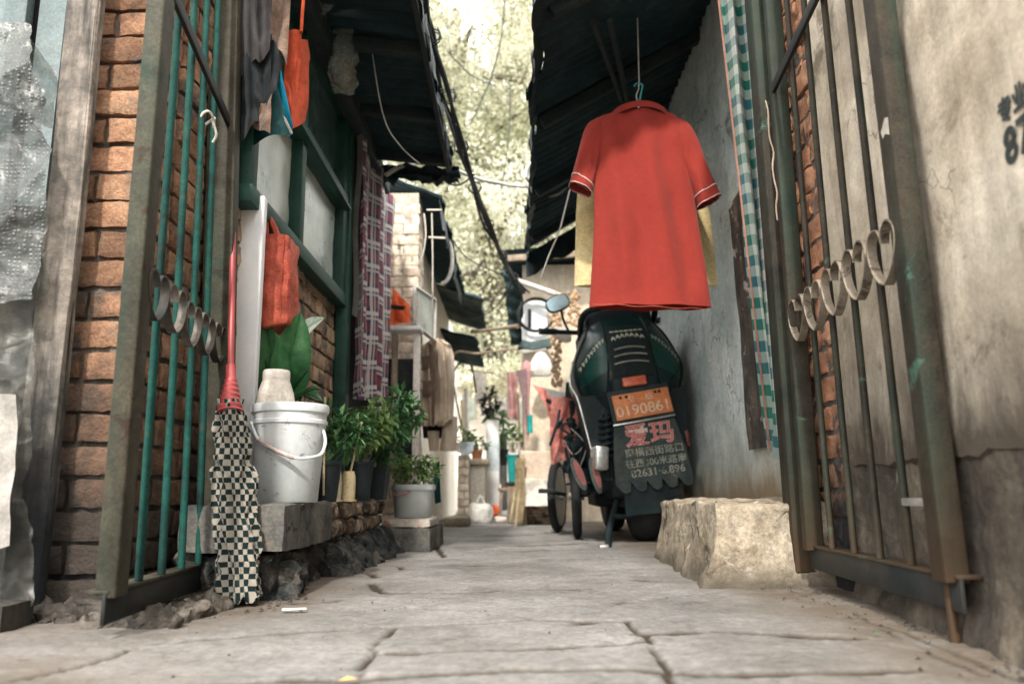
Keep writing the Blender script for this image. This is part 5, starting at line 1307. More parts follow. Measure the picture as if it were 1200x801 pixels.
for s in (-1, 1): mb.rough_box((s*0.03-0.012+s*0.055, 0.12, 0.16), (s*0.03+0.012+s*0.055, 0.42, 0.26), 0.03, 0.003, 0.012, 9)
sb(mb, 'swing_arm', m_sc_black)
for s in (-1, 1):
    mb = MB(); a, b = Vector((s*0.150, 0.06, 0.30)), Vector((s*0.128, 0.045, 0.58)); q = []
    for k in range(100):
        t = k/99; an = t*2*math.pi*7; q.append(a.lerp(b, 0.25+0.7*t)+Vector((0.030*math.cos(an), 0.030*math.sin(an), 0)))
    mb.tube(q, 0.0075, 7); mb.tube([a, b], 0.016, 10); sb(mb, 'shock_absorber', m_sc_black)
def mguard(u, v):
    a = -0.35+1.75*v; r = 0.245
    return Vector((-0.105+0.235*u, 0.20-r*math.cos(a)*0.98-0.012*math.sin(u*math.pi), 0.215+r*math.sin(a)))
sb(MB().sheet(mguard, 14, 20), 'rear_mudguard', m_sc_black)
sb(MB().box((-0.185, -0.005, 0.385), (0.060, 0.10, 0.105), Euler((0, R(8), R(8))), bev=0.012), 'motor_cover', m_chrome)
for (x, z, tl, w, h) in ((-0.210, 0.315, 8, 0.020, 0.080), (-0.270, 0.33, 16, 0.022, 0.078)):
    mb = MB(); n = 26; o_ = [(w*math.cos(2*math.pi*k/n), h*math.sin(2*math.pi*k/n)) for k in range(n)]
    Qr = Matrix.Rotation(R(-tl), 3, 'Y'); cc = Vector((x, -0.02 if x > -0.25 else 0.10, z))
    mb.prism([cc+Qr @ Vector((a, 0, b)) for a, b in o_], (0, 0.02, 0)); o2 = sb(mb, 'side_guard', m_flap)
    mb = MB(); mb.prism([cc+Vector((0.004, -0.004, 0.004))+Qr @ Vector((a*0.62, 0, b*0.80)) for a, b in o_], (0, 0.02, 0)); sb(mb, 'red_reflector', m_reflect, o2)
sb(MB().box((0.205, 0.06, 0.44), (0.02, 0.03, 0.07), bev=0.006), 'side_reflector', m_reflect)
mb = MB(); mb.tube(bez([(-0.10, 0.16, 0.22), (-0.17, 0.06, 0.08), (-0.20, -0.10, 0.018), (-0.215, -0.13, 0.012)], 14), 0.014, 9)
mb.tube(bez([(0.09, 0.16, 0.22), (0.10, 0.10, 0.07), (0.07, 0.0, 0.016)], 10), 0.014, 9); mb.tube([(-0.14, 0.10, 0.13), (0.095, 0.11, 0.10)], 0.012, 8)
std = sb(mb, 'centre_stand', m_sc_black)
sb(MB().box((-0.222, -0.14, 0.02), (0.040, 0.05, 0.020), bev=0.005), 'stand_foot', m_steel, std)
sb(MB().rough_box((-0.15, 0.19, 0.95), (0.15, 0.90, 1.10), 0.03, 0.004, 0.04, 6), 'seat', m_sc_black)
sb(MB().rough_box((-0.17, 0.62, 0.16), (0.17, 1.08, 0.24), 0.04, 0.004, 0.04, 6), 'footboard', m_sc_black)
def shield(u, v):
    x = (u-0.5)*2; z = 0.22+0.66*v; w = 0.20+0.035*math.sin(v*3)
    return Vector((x*w, 1.10-0.10*v+0.10*x*x, z))
sb(MB().sheet(shield, 16, 16), 'leg_shield', m_sc_body)
mb = MB(); mb.rough_box((-0.10, 0.94, 0.86), (0.10, 1.08, 1.19), 0.03, 0.003, 0.04, 7); sb(mb, 'handlebar_cover', m_sc_green)
for s in (-1, 1):
    mb = MB(); mb.tube([(s*0.08, 0.99, 1.145), (s*0.235, 0.95, 1.158)], 0.014, 10); hb = sb(mb, 'handlebar', m_sc_black)
    sb(MB().tube([(s*0.235, 0.95, 1.158), (s*0.242, 0.948, 1.159), (s*0.325, 0.925, 1.165), (s*0.332, 0.923, 1.165)], [0.014, 0.019, 0.018, 0.021], 12), 'grip', m_sc_black, hb)
    sb(MB().tube(bez([(s*0.20, 0.98, 1.16), (s*0.26, 1.01, 1.17), (s*0.32, 1.00, 1.165)], 10), 0.006, 6), 'brake_lever', m_steel, hb)
    mb = MB(); mb.tube(bez([(s*0.17, 0.96, 1.16), (s*0.19, 0.96, 1.22), (s*0.20, 0.95, 1.29)], 12), 0.007, 8); mr = sb(mb, 'mirror_stem', m_sc_black)
    n = 24; Qm = Matrix.Rotation(R(18*s), 3, 'Y'); cc = Vector((s*0.215, 0.935, 1.325))
    ol = [(0.062*math.copysign(abs(math.cos(a))**0.7, math.cos(a)), 0.042*math.copysign(abs(math.sin(a))**0.7, math.sin(a))) for a in [2*math.pi*k/n for k in range(n)]]
    sb(MB().prism([cc+Qm @ Vector((a*1.1, 0.0, b*1.12)) for a, b in ol], (0, 0.03, 0)), 'mirror_shell', m_sc_black, mr)
    sb(MB().prism([cc+Qm @ Vector((a, -0.004, b)) for a, b in ol], (0, 0.003, 0)), 'mirror_glass', m_mirror, mr)

# ---------------------------------------------------------------- washing hung from the right roof
Ys = 2.72
shirt = empty('polo_shirt', P(760, 368, Ys), 'faded red polo shirt on a hanger above the dark green scooter', 'shirt')
rowcloth_rows = [(134, 715, 783), (138, 702, 795), (146, 692, 803), (160, 691, 808), (180, 693, 809), (205, 696, 809), (230, 696, 813), (260, 696, 818), (300, 694, 824), (335, 692, 829), (361, 690, 833)]
rowcloth(MB(), rowcloth_rows, Ys, 0.052, 2.6, 0.013, 44, 1.0, dY=-0.01).build('shirt_body', m_red_shirt, shirt)
def sleeve(outer, inner, sgn):
    """loft between the outer and inner sleeve edges (photo pixels at the shirt's depth)"""
    oc = bez([P(*q, Ys) for q in outer], 24); ic = bez([P(*q, Ys-0.004) for q in inner], 24); m = min(len(oc), len(ic))-1
    def fn(u, v):
        k = v*m; i0 = min(m-1, int(k)); t = k-i0
        a = oc[i0].lerp(oc[i0+1], t); b = ic[i0].lerp(ic[i0+1], t)
        an = 2*math.pi*u; c = 0.5-0.5*math.copysign(abs(math.cos(an))**0.8, math.cos(an)); th = (0.036+0.010*v)*math.copysign(abs(math.sin(an))**0.7, -math.sin(an))
        return a.lerp(b, c)+Vector((0, th+0.012*N3(Vector((c*3+sgn*4, v*3.5, 1 if th > 0 else 4)))*(0.3+0.7*v), 0))
    o = MB().sheet(fn, 44, 22).build('sleeve', m_red_shirt, shirt)
    for v, r_ in ((0.86, 0.0016), (0.985, 0.0013)):
        mb = MB(); ctr = fn(0, v).lerp(fn(0.5, v), 0.5); pts = [fn(k/44, v)+(fn(k/44, v)-ctr)*0.02 for k in range(44)]
        mb.tube(pts, r_, 5, closed=True); mb.build('white_piping', m_white_cloth, o)
    return o
sleeve([(700, 139), (686, 150), (676, 184), (667, 217)], [(708, 172), (703, 190), (698, 206), (693, 228)], -1)
sleeve([(794, 139), (811, 152), (828, 194), (844, 231)], [(792, 176), (800, 196), (807, 213), (818, 243)], 1)
mb = MB()
for k in range(2):
    q_ = [P(690+143*t, 355.5+7*t+0.8*math.sin(t*20), Ys-0.052*max(0.0, math.sin(math.pi*t))**0.6-0.022) for t in [i/30 for i in range(1, 30)]]
mb.tube(q_, 0.0011, 5); mb.build('hem_stitch', m_bag_red, shirt)
mb = MB()
def collar(u, v):
    a = 2*math.pi*u; c, s = math.cos(a), math.sin(a)
    p = P(749, 133, Ys); w = 0.105+0.006*v; 
    z = 0.012+0.010*(1 if s < 0 else -0.3)*(1-abs(c)**2)-0.030*v-0.012*abs(c)**2
    return p+Vector((w*c, (0.055+0.010*v)*s-0.004, z))
mb.sheet(collar, 40, 5); mb.build('collar', m_red_shirt, shirt)
hg = empty('coat_hanger', P(749, 122, Ys), 'thin cyan plastic coat hanger inside the red polo shirt', 'coat hanger')
hk = P(749, 104, Ys)
pts = [hk+Vector((0.016*math.cos(a)-0.002, 0, 0.016*math.sin(a)+0.006)) for a in [math.pi*0.95-k*0.30 for k in range(10)]]
MB().tube(bez(pts+[P(750, 116, Ys), P(749, 130, Ys), P(749, 142, Ys)], 40), 0.0036, 7).build('hook', m_hook, hg)
MB().tube(bez([P(700, 152, Ys), P(725, 142, Ys), P(749, 135, Ys), P(775, 142, Ys), P(800, 154, Ys)], 20), 0.005, 7).build('shoulder_bar', m_hook, hg)
MB().tube([P(700, 152, Ys), P(800, 154, Ys)], 0.004, 7).build('trouser_bar', m_hook, hg)
mb = MB(); mb.tube([P(749, 101, Ys), P(748, 60, Ys), P(746, -14, Ys)], 0.0024, 6); q = [P(747+1.5*math.sin(k*1.1), 128-k*3.5, Ys-0.004) for k in range(9)]
mb.tube(bez(q, 24), 0.0022, 6)
tag(mb.build('washing_string', m_conduit), 'grey string from the black roof holding the cyan coat hanger', 'string')
ysh = empty('yellow_shirt', P(760, 355, 2.95), 'pale yellow shirt hanging behind the red polo shirt, showing at both sides', 'shirt')
rowcloth(MB(), [(150, 690, 806), (180, 684, 815), (220, 677, 822), (250, 675, 832), (300, 674, 838), (335, 673, 841)], 2.92, 0.035, 3.5, 0.012, 26, 4.0).build('shirt_body', m_yellow, ysh)
mb = MB(); mb.tube(bez([P(668, 222, 3.1), P(661, 250, 3.1), P(655, 272, 3.1), P(643, 300, 3.15), P(634, 326, 3.2)], 24), 0.0035, 6)
tag(mb.build('hanging_wire', m_conduit), 'pale wire dangling left of the red polo sleeve', 'wire')
# ================================================================== BEYOND: middle distance and background
# left side, past the plaid curtain
pb = empty('brick_pillar', (-0.60, 4.30, 0), 'sunlit pale brick pillar beyond the plaid curtain', 'brick pillar')
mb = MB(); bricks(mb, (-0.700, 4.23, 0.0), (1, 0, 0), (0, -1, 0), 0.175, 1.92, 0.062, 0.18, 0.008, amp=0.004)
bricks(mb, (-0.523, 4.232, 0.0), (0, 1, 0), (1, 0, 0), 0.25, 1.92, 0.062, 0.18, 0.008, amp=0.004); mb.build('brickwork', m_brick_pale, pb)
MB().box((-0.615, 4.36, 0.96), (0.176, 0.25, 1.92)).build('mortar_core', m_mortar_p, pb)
dk = MB(); dk.box((-0.60, 4.10, 0.62), (0.20, 0.03, 0.62), bev=0.003)
tag(dk.build('door_board', m_wood_dk), 'dark board closing the gap beneath the white shelf at the pale brick pillar', 'board')
for (px, w, m, lab) in ((462, 0.03, m_wood_far, 'brown upright batten under the white shelf, nearest the plaid curtain'), (488, 0.034, m_pale, 'pale upright post between the dark board and the khaki jacket')):
    p = P(px, 455, 4.06); mb = MB().bar((p.x, p.y, 0.2), (p.x, p.y, P(px, 392, 4.06).z), w, 0.03, Vector((1, 0, 0)))
    tag(mb.build('wooden_post', m), lab, 'post')
a, b = P(455, 386, 4.03), P(494, 383, 4.03)
mb = MB().box(((a.x+b.x)/2, 4.06, a.z), (b.x-a.x, 0.13, 0.022), bev=0.004)
tag(mb.build('shelf', m_white), 'short white shelf on the pale brick pillar under the orange carrier bag', 'shelf')
mb = MB(); pxsheet(mb, (459, 332), (466, 345), (480, 378), (456, 380), (4.0, 3.98, 3.97, 4.0), 0.014, (10, 12), 1.5, seed=40)
pxsheet(mb, (466, 346), (480, 356), (481, 378), (462, 380), (3.98,)*4, 0.014, (8, 10), 1.0, seed=41)
ob = tag(mb.build('carrier_bag', m_orangebag), 'bright orange carrier bag on the white shelf by the pale brick pillar', 'bag')
mb = MB(); pxsheet(mb, (458, 357), (476, 359), (472, 363), (458, 362), (3.955,)*4, 0.004, (6, 3), 1, seed=42); mb.build('dark_print', m_darkcloth, ob)
ow = empty('open_window', P(498, 368, 4.3), 'small pale framed casement window standing open beside the pale brick pillar', 'window')
cs = [P(486, 336, 4.2), P(510, 352, 4.5), P(509, 399, 4.5), P(486, 380, 4.2)]
mb = MB()
for i in range(4): mb.bar(cs[i], cs[(i+1) % 4], 0.020, 0.020, Vector((0, 1, 0.3)))
mb.build('frame', m_conduit, ow); MB().add(cs, [(0, 1, 2, 3)]).build('pane', m_pane, ow)
# jacket and trousers
jk = empty('jacket', P(511, 500, 4.55), 'khaki jacket hanging on the far left wall above the trousers', 'jacket')
rowcloth(MB(), [(398, 505, 520), (404, 496, 528), (414, 490, 532), (440, 489, 533), (470, 489, 532), (492, 490, 531), (499, 494, 522)], 4.55, 0.045, 4, 0.034, 30, 2.0).build('jacket_body', m_jacket, jk)
mb = MB(); pxsheet(mb, (494, 418), (503, 416), (503, 432), (494, 434), (4.475,)*4, 0.008, (6, 6), 1, seed=50); mb.build('pocket', m_jacket_d, jk); mb = MB(); pxsheet(mb, (494, 446), (506, 446), (506, 466), (495, 464), (4.475,)*4, 0.01, (6, 6), 1, seed=51); mb.build('pocket', m_jacket_d, jk)
mb = MB(); pxsheet(mb, (502, 400), (512, 410), (509, 498), (506, 498), (4.47,)*4, 0.006, (4, 16), 1, seed=52); mb.build('zip_placket', m_jacket_d, jk)
tr = empty('trousers', P(515, 528, 4.62), 'khaki trousers with dark top hanging below the khaki jacket', 'trousers')
rowcloth(MB(), [(486, 496, 531), (500, 495, 532), (513, 496, 524)], 4.63, 0.03, 2, 0.01, 14, 1.0).build('dark_top', m_darkcloth, tr)
rowcloth(MB(), [(488, 519, 536), (505, 518, 536), (528, 515, 535)], 4.60, 0.03, 2, 0.008, 12, 1.0).build('trouser_leg', m_jacket, tr)
rowcloth(MB(), [(505, 501, 515), (528, 503, 514)], 4.60, 0.03, 2, 0.008, 12, 2.0).build('trouser_leg', m_jacket, tr)
# far left row house
lh = empty('row_house', (-0.9, 6.6, 0), 'pale rendered row house with dark lean-to roofs beyond the pale brick pillar', 'house')
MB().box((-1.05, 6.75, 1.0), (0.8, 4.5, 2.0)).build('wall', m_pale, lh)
mb = MB(); corrug(mb, (-0.80, 2.06), (-0.40, 1.90), 4.25, 6.55, ragged=0.08, seed=5, nx=8); r1 = mb.build('roof', m_roof, lh)
mb = MB(); mb.sheet(lambda u, v: Vector((-0.405-0.03*u+0.02*N3(Vector((u*9, v, 1))), 4.25+2.3*u, 1.90-(0.10+0.06*N3(Vector((u*8, 0, 2))))*v)), 40, 4); mb.build('hanging_felt', m_tar, r1)
mb = MB(); corrug(mb, (-0.75, 2.02), (-0.26, 1.86), 6.5, 7.9, pitch=0.10, amp=0.015, ragged=0.06, seed=6, nx=8); mb.build('roof', m_roof_far, lh)
mb = MB(); corrug(mb, (-0.72, 1.70), (-0.32, 1.60), 6.9, 8.7, ragged=0.10, seed=8, nx=8); mb.build('lean_to_roof', m_roof, lh)
# brick planter piers and clutter
for (x0, x1, Y, top, lab) in ((536, 549, 6.3, 533, 'pale brick pier at the left of the alley, nearer the khaki trousers'), (553, 563, 6.9, 536, 'second pale brick pier, just left of the white post')):
    a, b = P(x0, 610, Y), P(x1, 610, Y); zt = P(x0, top, Y).z
    bp_ = empty('brick_pier', Vector(((a.x+b.x)/2, Y, 0)), lab, 'brick pier')
    mb = MB(); bricks(mb, (a.x, Y, 0), (1, 0, 0), (0, -1, 0), b.x-a.x, zt, 0.062, 0.12, 0.01); mb.build('brickwork', m_brick_pale, bp_)
    MB().box(((a.x+b.x)/2, Y+0.16, zt/2), (b.x-a.x-0.004, 0.31, zt)).build('mortar_core', m_mortar_p, bp_)
a, b = P(549, 612, 6.6), P(577, 612, 6.6); zt = P(560, 545, 6.6).z
cp = empty('planter_wall', Vector(((a.x+b.x)/2, 6.6, 0)), 'low cement planter wall between the two pale brick piers', 'planter')
MB().box(((a.x+b.x)/2-0.03, 6.85, zt/2), (b.x-a.x-0.06, 0.5, zt), bev=0.01).build('wall', m_pale, cp)
MB().box(((a.x+b.x)/2-0.03, 6.84, zt+0.03), (b.x-a.x, 0.56, 0.05), bev=0.012).build('coping', m_beige, cp)
mb = MB().rough_box(tuple(P(519, 620, 5.4))[0:1]+(5.4, -0.02), (P(549, 620, 5.4).x, 5.75, 0.07), 0.03, 0.006, 0.02, 8)
tag(mb.build('stone_step', m_stone), 'low tan stone step on the ground below the khaki trousers', 'step')
def fpot(px, py, Y, r, h, pm, lm, fol, label, L=0.06, n=90):
    b = P(px, py, Y); root = empty('potted_plant', b, label, 'potted plant')
    MB().lathe(b, [(0, 0), (r*0.75, 0), (r, h*0.9), (r*1.1, h*0.9), (r*1.1, h), (0, h)], 18).build('pot', pm, root)
    mb = MB()
    for (fx, fy, rx, rz) in fol: bush(mb, P(fx, fy, Y), rx, rz, n, L, rnd)
    mb.tube([b+Vector((0, 0, h)), P(fol[0][0], fol[0][1], Y)], 0.012, 6); mb.build('foliage', lm, root)
fpot(559, 541, 6.8, 0.05, 0.10, m_terra, m_leaf_m, [(560, 520, 0.09, 0.06)], 'terracotta pot with a small green plant on the cement planter wall')
fpot(541, 530, 6.35, 0.05, 0.06, m_pale, m_leaf_m, [(543, 513, 0.11, 0.07)], 'leafy plant in a pale pot on the nearer brick pier')
fpot(588, 545, 8.0, 0.07, 0.16, m_black_pl, m_leaf_d, [(588, 510, 0.13, 0.13), (582, 488, 0.10, 0.08)], 'dark leaved potted plant right of the white post', 0.09)
fpot(604, 530, 7.4, 0.07, 0.10, m_pale, m_leaf_m, [(606, 512, 0.12, 0.10)], 'green potted plant above the turquoise bucket', 0.07)
p = P(578, 605, 7.6); pt_ = P(578, 492, 7.6)
wp = empty('white_post', Vector((p.x, 7.6, 0)), 'white painted post with a pale blue band in the middle of the alley end', 'post')
MB().box((p.x, 7.6, pt_.z/2), (0.125, 0.10, pt_.z), bev=0.01).build('shaft', m_white, wp)
MB().box((p.x, 7.6, pt_.z*0.62), (0.131, 0.106, pt_.z*0.3), bev=0.01).build('blue_band', m_blueplastic, wp)
ph_ = P(574, 473, 7.6)
mb = MB(); bush(mb, ph_, 0.09, 0.15, 130, 0.07, rnd); wr = tag(mb.build('dried_wreath', m_black_pl), 'dark dried bunch hanging above the white post', 'wreath')
wb_ = empty('carrier_bag', P(563, 612, 6.1), 'stuffed white plastic carrier bag on the ground at the end of the alley', 'bag')
c = P(563, 601, 6.1); mb = MB(); r_ = 0.095
mb.rough_box(c-Vector((r_, 0.08, 0.075)), c+Vector((r_, 0.08, 0.07)), 0.014, 0.02, 0.06, 9); mb.build('bag_body', m_whitebag, wb_)
MB().tube(bez([c+Vector((-0.03, -0.02, 0.06)), c+Vector((0.0, -0.03, 0.13)), c+Vector((0.04, -0.02, 0.06))], 10), 0.008, 6).build('bag_handle', m_whitebag, wb_)
c = P(580, 597, 6.3); mb = MB().rough_box(c-Vector((0.025, 0.02, 0.05)), c+Vector((0.03, 0.02, 0.04)), 0.012, 0.01, 0.02, 12)
tag(mb.build('carrier_bag', m_orangebag), 'small orange red bag beside the white carrier bag at the alley end', 'bag')
c = P(586, 607, 6.2); mb = MB().rough_box(c-Vector((0.05, 0.03, 0.03)), c+Vector((0.06, 0.03, 0.02)), 0.014, 0.012, 0.03, 12)
tag(mb.build('rag_bundle', m_dough), 'pale rag bundle on the ground in front of the white post', 'rag')
mb = MB(); pxsheet(mb, (538, 518), (556, 516), (553, 532), (540, 534), (6.2,)*4, 0.03, (10, 8), 1, seed=60); tag(mb.build('cloth', m_blueplastic), 'pale blue cloth draped over the top of the nearer brick pier', 'cloth')
# far end building across the alley
eb = empty('cottage', (0, 11, 0), 'pale sunlit cottage with barred window closing the far end of the alley', 'house')
zt = P(590, 452, 10.6).z
MB().box((-0.35, 11.2, zt/2), (3.2, 1.0, zt)).build('wall', m_pale, eb)
a, b = P(587, 488, 10.64), P(610, 455, 10.64)
mb = MB()
for k in range(6): mb.bar((a.x+(b.x-a.x)*k/5, 10.66, a.z), (a.x+(b.x-a.x)*k/5, 10.66, b.z), 0.05, 0.03, Vector((1, 0, 0)))
mb.bar((a.x-0.05, 10.65, a.z), (b.x+0.05, 10.65, a.z), 0.05, 0.04, Vector((0, 0, 1))); mb.bar((a.x-0.05, 10.65, b.z), (b.x+0.05, 10.65, b.z), 0.05, 0.04, Vector((0, 0, 1)))
mb.build('window_bars', m_conduit, eb)
a, b = P(585, 602, 10.66), P(594, 508, 10.66)
MB().box(((a.x+b.x)/2, 10.67, (b.z)/2), (b.x-a.x, 0.04, b.z)).build('door', m_wood_dk, eb)
MB().box(((a.x+b.x)/2-0.10, 10.66, b.z/2), (0.09, 0.08, b.z)).build('door_post', m_wood_far, eb)
a, b = P(541, 490, 10.66), P(556, 462, 10.66)
wv = MB().box(((a.x+b.x)/2, 10.67, (a.z+b.z)/2), (b.x-a.x, 0.04, b.z-a.z)).build('window', m_pane, eb)
mb = MB(); mb.prism([Vector((-1.98, 10.55, zt)), Vector((1.28, 10.55, zt)), Vector((1.28, 11.2, zt+0.22)), Vector((-1.98, 11.2, zt+0.22))], (0, 0, 0.05)); mb.build('roof', m_pale, eb)

# right side, middle distance: beige house end
bh = empty('beige_house', (0.6, 6.7, 0), 'beige plastered house end facing the camera behind the scooter', 'house')
xl = P(613, 400, 6.3).x; zt = 2.10
def bwf(u, v):
    x = xl+(1.3-xl)*u; z = zt*v
    return Vector((x, 6.3+0.01*N3(Vector((x*3, z*3, 1))), z))
MB().sheet(bwf, 30, 40).build('wall', m_beige, bh)
MB().box(((xl+1.3)/2+0.0, 7.3, zt/2), (1.3-xl-0.01, 1.96, zt-0.01)).build('side_wall', m_beige, bh)
mb = MB(); corrug(mb, (1.3, 2.20), (xl-0.14, 2.10), 5.95, 7.6, ragged=0.05, seed=15, nx=10); rr = mb.build('roof', m_roof, bh)
mb = MB(); mb.bar((xl-0.12, 5.98, 2.06), (1.2, 5.98, 2.13), 0.03, 0.05, Vector((0, 1, 0))); mb.build('fascia_board', m_wood_far, rr)
MB().tube([P(602, 327, 6.1), P(662, 348, 6.05)], 0.022, 9).build('roof_pole', m_conduit, rr)
tp = MB(); tp.sheet(lambda u, v: P(589+23*u+10*v*(1-u)*0.9+(2*N3(Vector((u*3, v*6, 0)))), 312+8*u+(92-8*u)*v, 6.5+0.1*u)+Vector((0, 0.02*math.sin(v*40), 0)), 10, 50)
tag(tp.build('roofing_sheet', m_roof), 'dark teal roofing sheet hanging at the left corner of the beige house', 'roofing sheet')
mb = MB(); q = [P(628+21*math.cos(a), 369+19*math.sin(a), 6.2) for a in [k*2*math.pi/40 for k in range(40)]]
mb.tube(q, 0.011, 7, closed=True); mb.tube([p+Vector((0.006, -0.012, 0.004)) for p in q], 0.009, 7, closed=True)
tag(mb.build('cable_coil', m_cable), 'black cable coil hung as a ring on the white board of the beige house', 'cable coil')
mb = MB(); a, b = P(612, 408, 6.24), P(641, 352, 6.24); mb.box(((a.x+b.x)/2, 6.26, (a.z+b.z)/2), (b.x-a.x, 0.02, b.z-a.z), bev=0.004)
wbd = tag(mb.build('notice_board', m_foam), 'white board behind the black cable coil on the beige house', 'board')
p0, p1 = P(620.5, 384, 6.235), P(620.5, 362, 6.235); MB().bar(p0, p1, 0.028, 0.012, Vector((1, 0, 0))).build('slot', m_sc_black, wbd)
hd = empty('lamp_hood', P(626, 404, 6.1), 'dark teal wall lamp hood under the black cable coil', 'lamp')
o_ = [P(607, 406, 6.1), P(612, 398, 6.1), P(622, 400, 6.1), P(644, 396, 6.1), P(647, 405, 6.1), P(625, 409, 6.1)]
MB().prism(o_, (0, 0.12, 0)).build('hood', m_roof_far, hd)
MB().bar(P(610, 412, 6.12), P(640, 408, 6.12), 0.02, 0.03, Vector((0, 1, 0))).build('hood_bracket', m_conduit, hd)
mb = MB().tube(bez([P(528, 425, 6.6), P(536, 412, 6.5), P(560, 414, 6.4), P(590, 410, 6.3), P(622, 408, 6.2)], 24), 0.010, 7)
tag(mb.build('washing_pole', m_wood_far), 'thin pole reaching across the alley below the dark lamp hood', 'pole')
mb = MB().tube([P(552, 389, 6.9), P(575, 386, 6.6), P(607, 382, 6.25)], [0.012, 0.016, 0.020], 8)
tag(mb.build('washing_pole', m_wood_far), 'brown pole crossing the alley level with the black cable coil', 'pole')
mb = MB().tube(bez([P(541, 500, 7.2), P(535, 470, 7.2), P(531, 440, 7.2), P(540, 424, 7.2), P(552, 428, 7.2), P(558, 460, 7.2)], 30), 0.009, 6)
tag(mb.build('loose_cable', m_cable), 'dark cable looping down in front of the far pale walls', 'cable')
hb_ = empty('carrier_bag', P(633, 440, 6.0), 'white bag hanging on the beige house under the lamp hood', 'bag')
c = P(634, 430, 6.02); zz_ = P(634, 412, 6.02).z-c.z
MB().lathe(c, [(0.0, -0.075), (0.06, -0.07), (0.085, -0.035), (0.07, 0.03), (0.03, zz_*0.9), (0.008, zz_)], 18, wob=0.30).build('bag_body', m_whitebag, hb_)
# dried garlic braid and cloth bundle
p0 = P(658, 340, 5.7)
gb = MB()
for k in range(110):
    p = P(655+rnd.uniform(-6, 6)-0.03*k, 345+k*0.98, 5.7); r_ = rnd.uniform(0.010, 0.020)
    gb.lathe(p, [(0, -r_), (r_*0.8, -r_*0.5), (r_, 0), (r_*0.7, r_*0.7), (0.003, r_*1.6)], 8)
tag(gb.build('garlic_braid', m_garlic), 'long braid of dried garlic hanging on the beige house left of the scooter', 'garlic braid')
gb = MB()
for k in range(40):
    p = P(672+rnd.uniform(-7, 7), 343+k*1.0, 5.75); r_ = rnd.uniform(0.010, 0.020)
    gb.lathe(p, [(0, -r_), (r_*0.8, -r_*0.5), (r_, 0), (r_*0.7, r_*0.7), (0.003, r_*1.6)], 8)
tag(gb.build('garlic_braid', m_garlic), 'short braid of dried garlic partly behind the scooter mirror', 'garlic braid')
c = P(659, 391, 5.6); mb = MB().rough_box(c-Vector((0.065, 0.05, 0.05)), c+Vector((0.065, 0.05, 0.05)), 0.012, 0.025, 0.05, 10)
tag(mb.build('cloth_bundle', m_dough), 'knotted pale cloth bundle hanging below the scooter grip', 'cloth bundle')
mb = MB(); pxsheet(mb, (628, 452), (674, 458), (674, 466), (630, 462), (5.3,)*4, 0.01, (12, 4), 1, seed=70)
aw = MB().prism([P(629, 452, 5.25), P(674, 463, 5.25), P(674, 472, 5.25), P(640, 468, 5.25)], (0, 0.25, 0.03))
tag(aw.build('metal_tray', m_chrome), 'pale metal tray jutting out above the faded red poncho', 'tray')
# umbrella
ub = empty('umbrella', P(618, 525, 5.8), 'furled mauve and pink umbrella hanging on the beige house', 'umbrella')
MB().lathe(P(618, 500, 5.75), [(0.006, -0.10)]+[(0.011+0.016*t+0.003*math.sin(t*9), -0.06+0.53*t) for t in [k/8 for k in range(9)]]+[(0.0, 0.50)], 14, wob=0.25).build('furled_cover', m_umb_p, ub)
mb = MB(); mb.prism([P(605, 434, 5.7), P(617, 432, 5.7), P(618, 505, 5.7), P(613, 470, 5.7)], (0, 0.02, 0)); mb.build('loose_fold', m_umb, ub)
MB().lathe(P(621, 507, 5.74), [(0, 0), (0.022, 0.0), (0.022, 0.13), (0, 0.13)], 14).build('green_strap', m_turq, ub)
# table under cloth, bucket, sticks
tb = empty('covered_table', P(632, 600, 5.6), 'low table under a beige cloth behind the bicycle', 'table')
TL, TR = P(608, 528, 5.55), P(668, 528, 5.55); BL = P(608, 588, 5.55)
def tcl(u, v):
    x = TL.x+(TR.x-TL.x)*u
    if v < 0.25: y, z = 6.05-0.5*v/0.25, TL.z
    else: y, z = 5.55-0.02*math.sin(u*14)*(v-0.25)-0.02*(v-0.25), TL.z+(BL.z-TL.z)*(v-0.25)/0.75*(1+0.04*math.sin(u*9))
    return Vector((x+0.01*math.sin(v*8+u*3), y, z+0.004*N3(Vector((u*5, v*5, 0)))))
MB().sheet(tcl, 40, 30).build('tablecloth', m_tcloth, tb)
mb = MB(); pxsheet(mb, (611, 560), (664, 560), (664, 591), (614, 593), (5.50,)*4, 0.016, (24, 10), 2, seed=72); mb.build('lower_cloth', m_pale, tb)
for px in (614, 660):
    p = P(px, 600, 5.7); MB().bar((p.x, 5.7, 0), (p.x, 5.7, TL.z-0.01), 0.04, 0.04, Vector((1, 0, 0))).build('leg', m_wood_far, tb)
for i, (px, lab) in enumerate(((624, 'rough stack of bricks below the beige covered table, left one'), (646, 'rough stack of bricks below the beige covered table, right one'))):
    p = P(px, 600, 5.75); mb = MB()
    for k in range(4): mb.rough_box((p.x-0.07, 5.72, 0.058*k), (p.x+0.07, 5.90, 0.058*k+0.054), 0.02, 0.004, 0.006, 9, seed=k+i*9)
    tag(mb.build('brick_stack', m_cobble), lab, 'bricks')
p = P(602, 565, 6.0)
crt = empty('wooden_crate', Vector((p.x+0.01, 6.0, 0)), 'narrow brown wooden crate carrying the turquoise bucket', 'crate')
zc = P(602, 566, 6.0).z
MB().box((p.x+0.01, 6.05, zc/2), (0.12, 0.16, zc-0.01), bev=0.006).build('box', m_wood_far, crt)
MB().box((p.x+0.01, 6.05, zc), (0.15, 0.19, 0.022), bev=0.004).build('lid', m_wood_dk, crt)
bk = empty('turquoise_bucket', Vector((p.x+0.012, 6.04, zc+0.011)), 'turquoise plastic bucket on the narrow wooden crate', 'bucket')
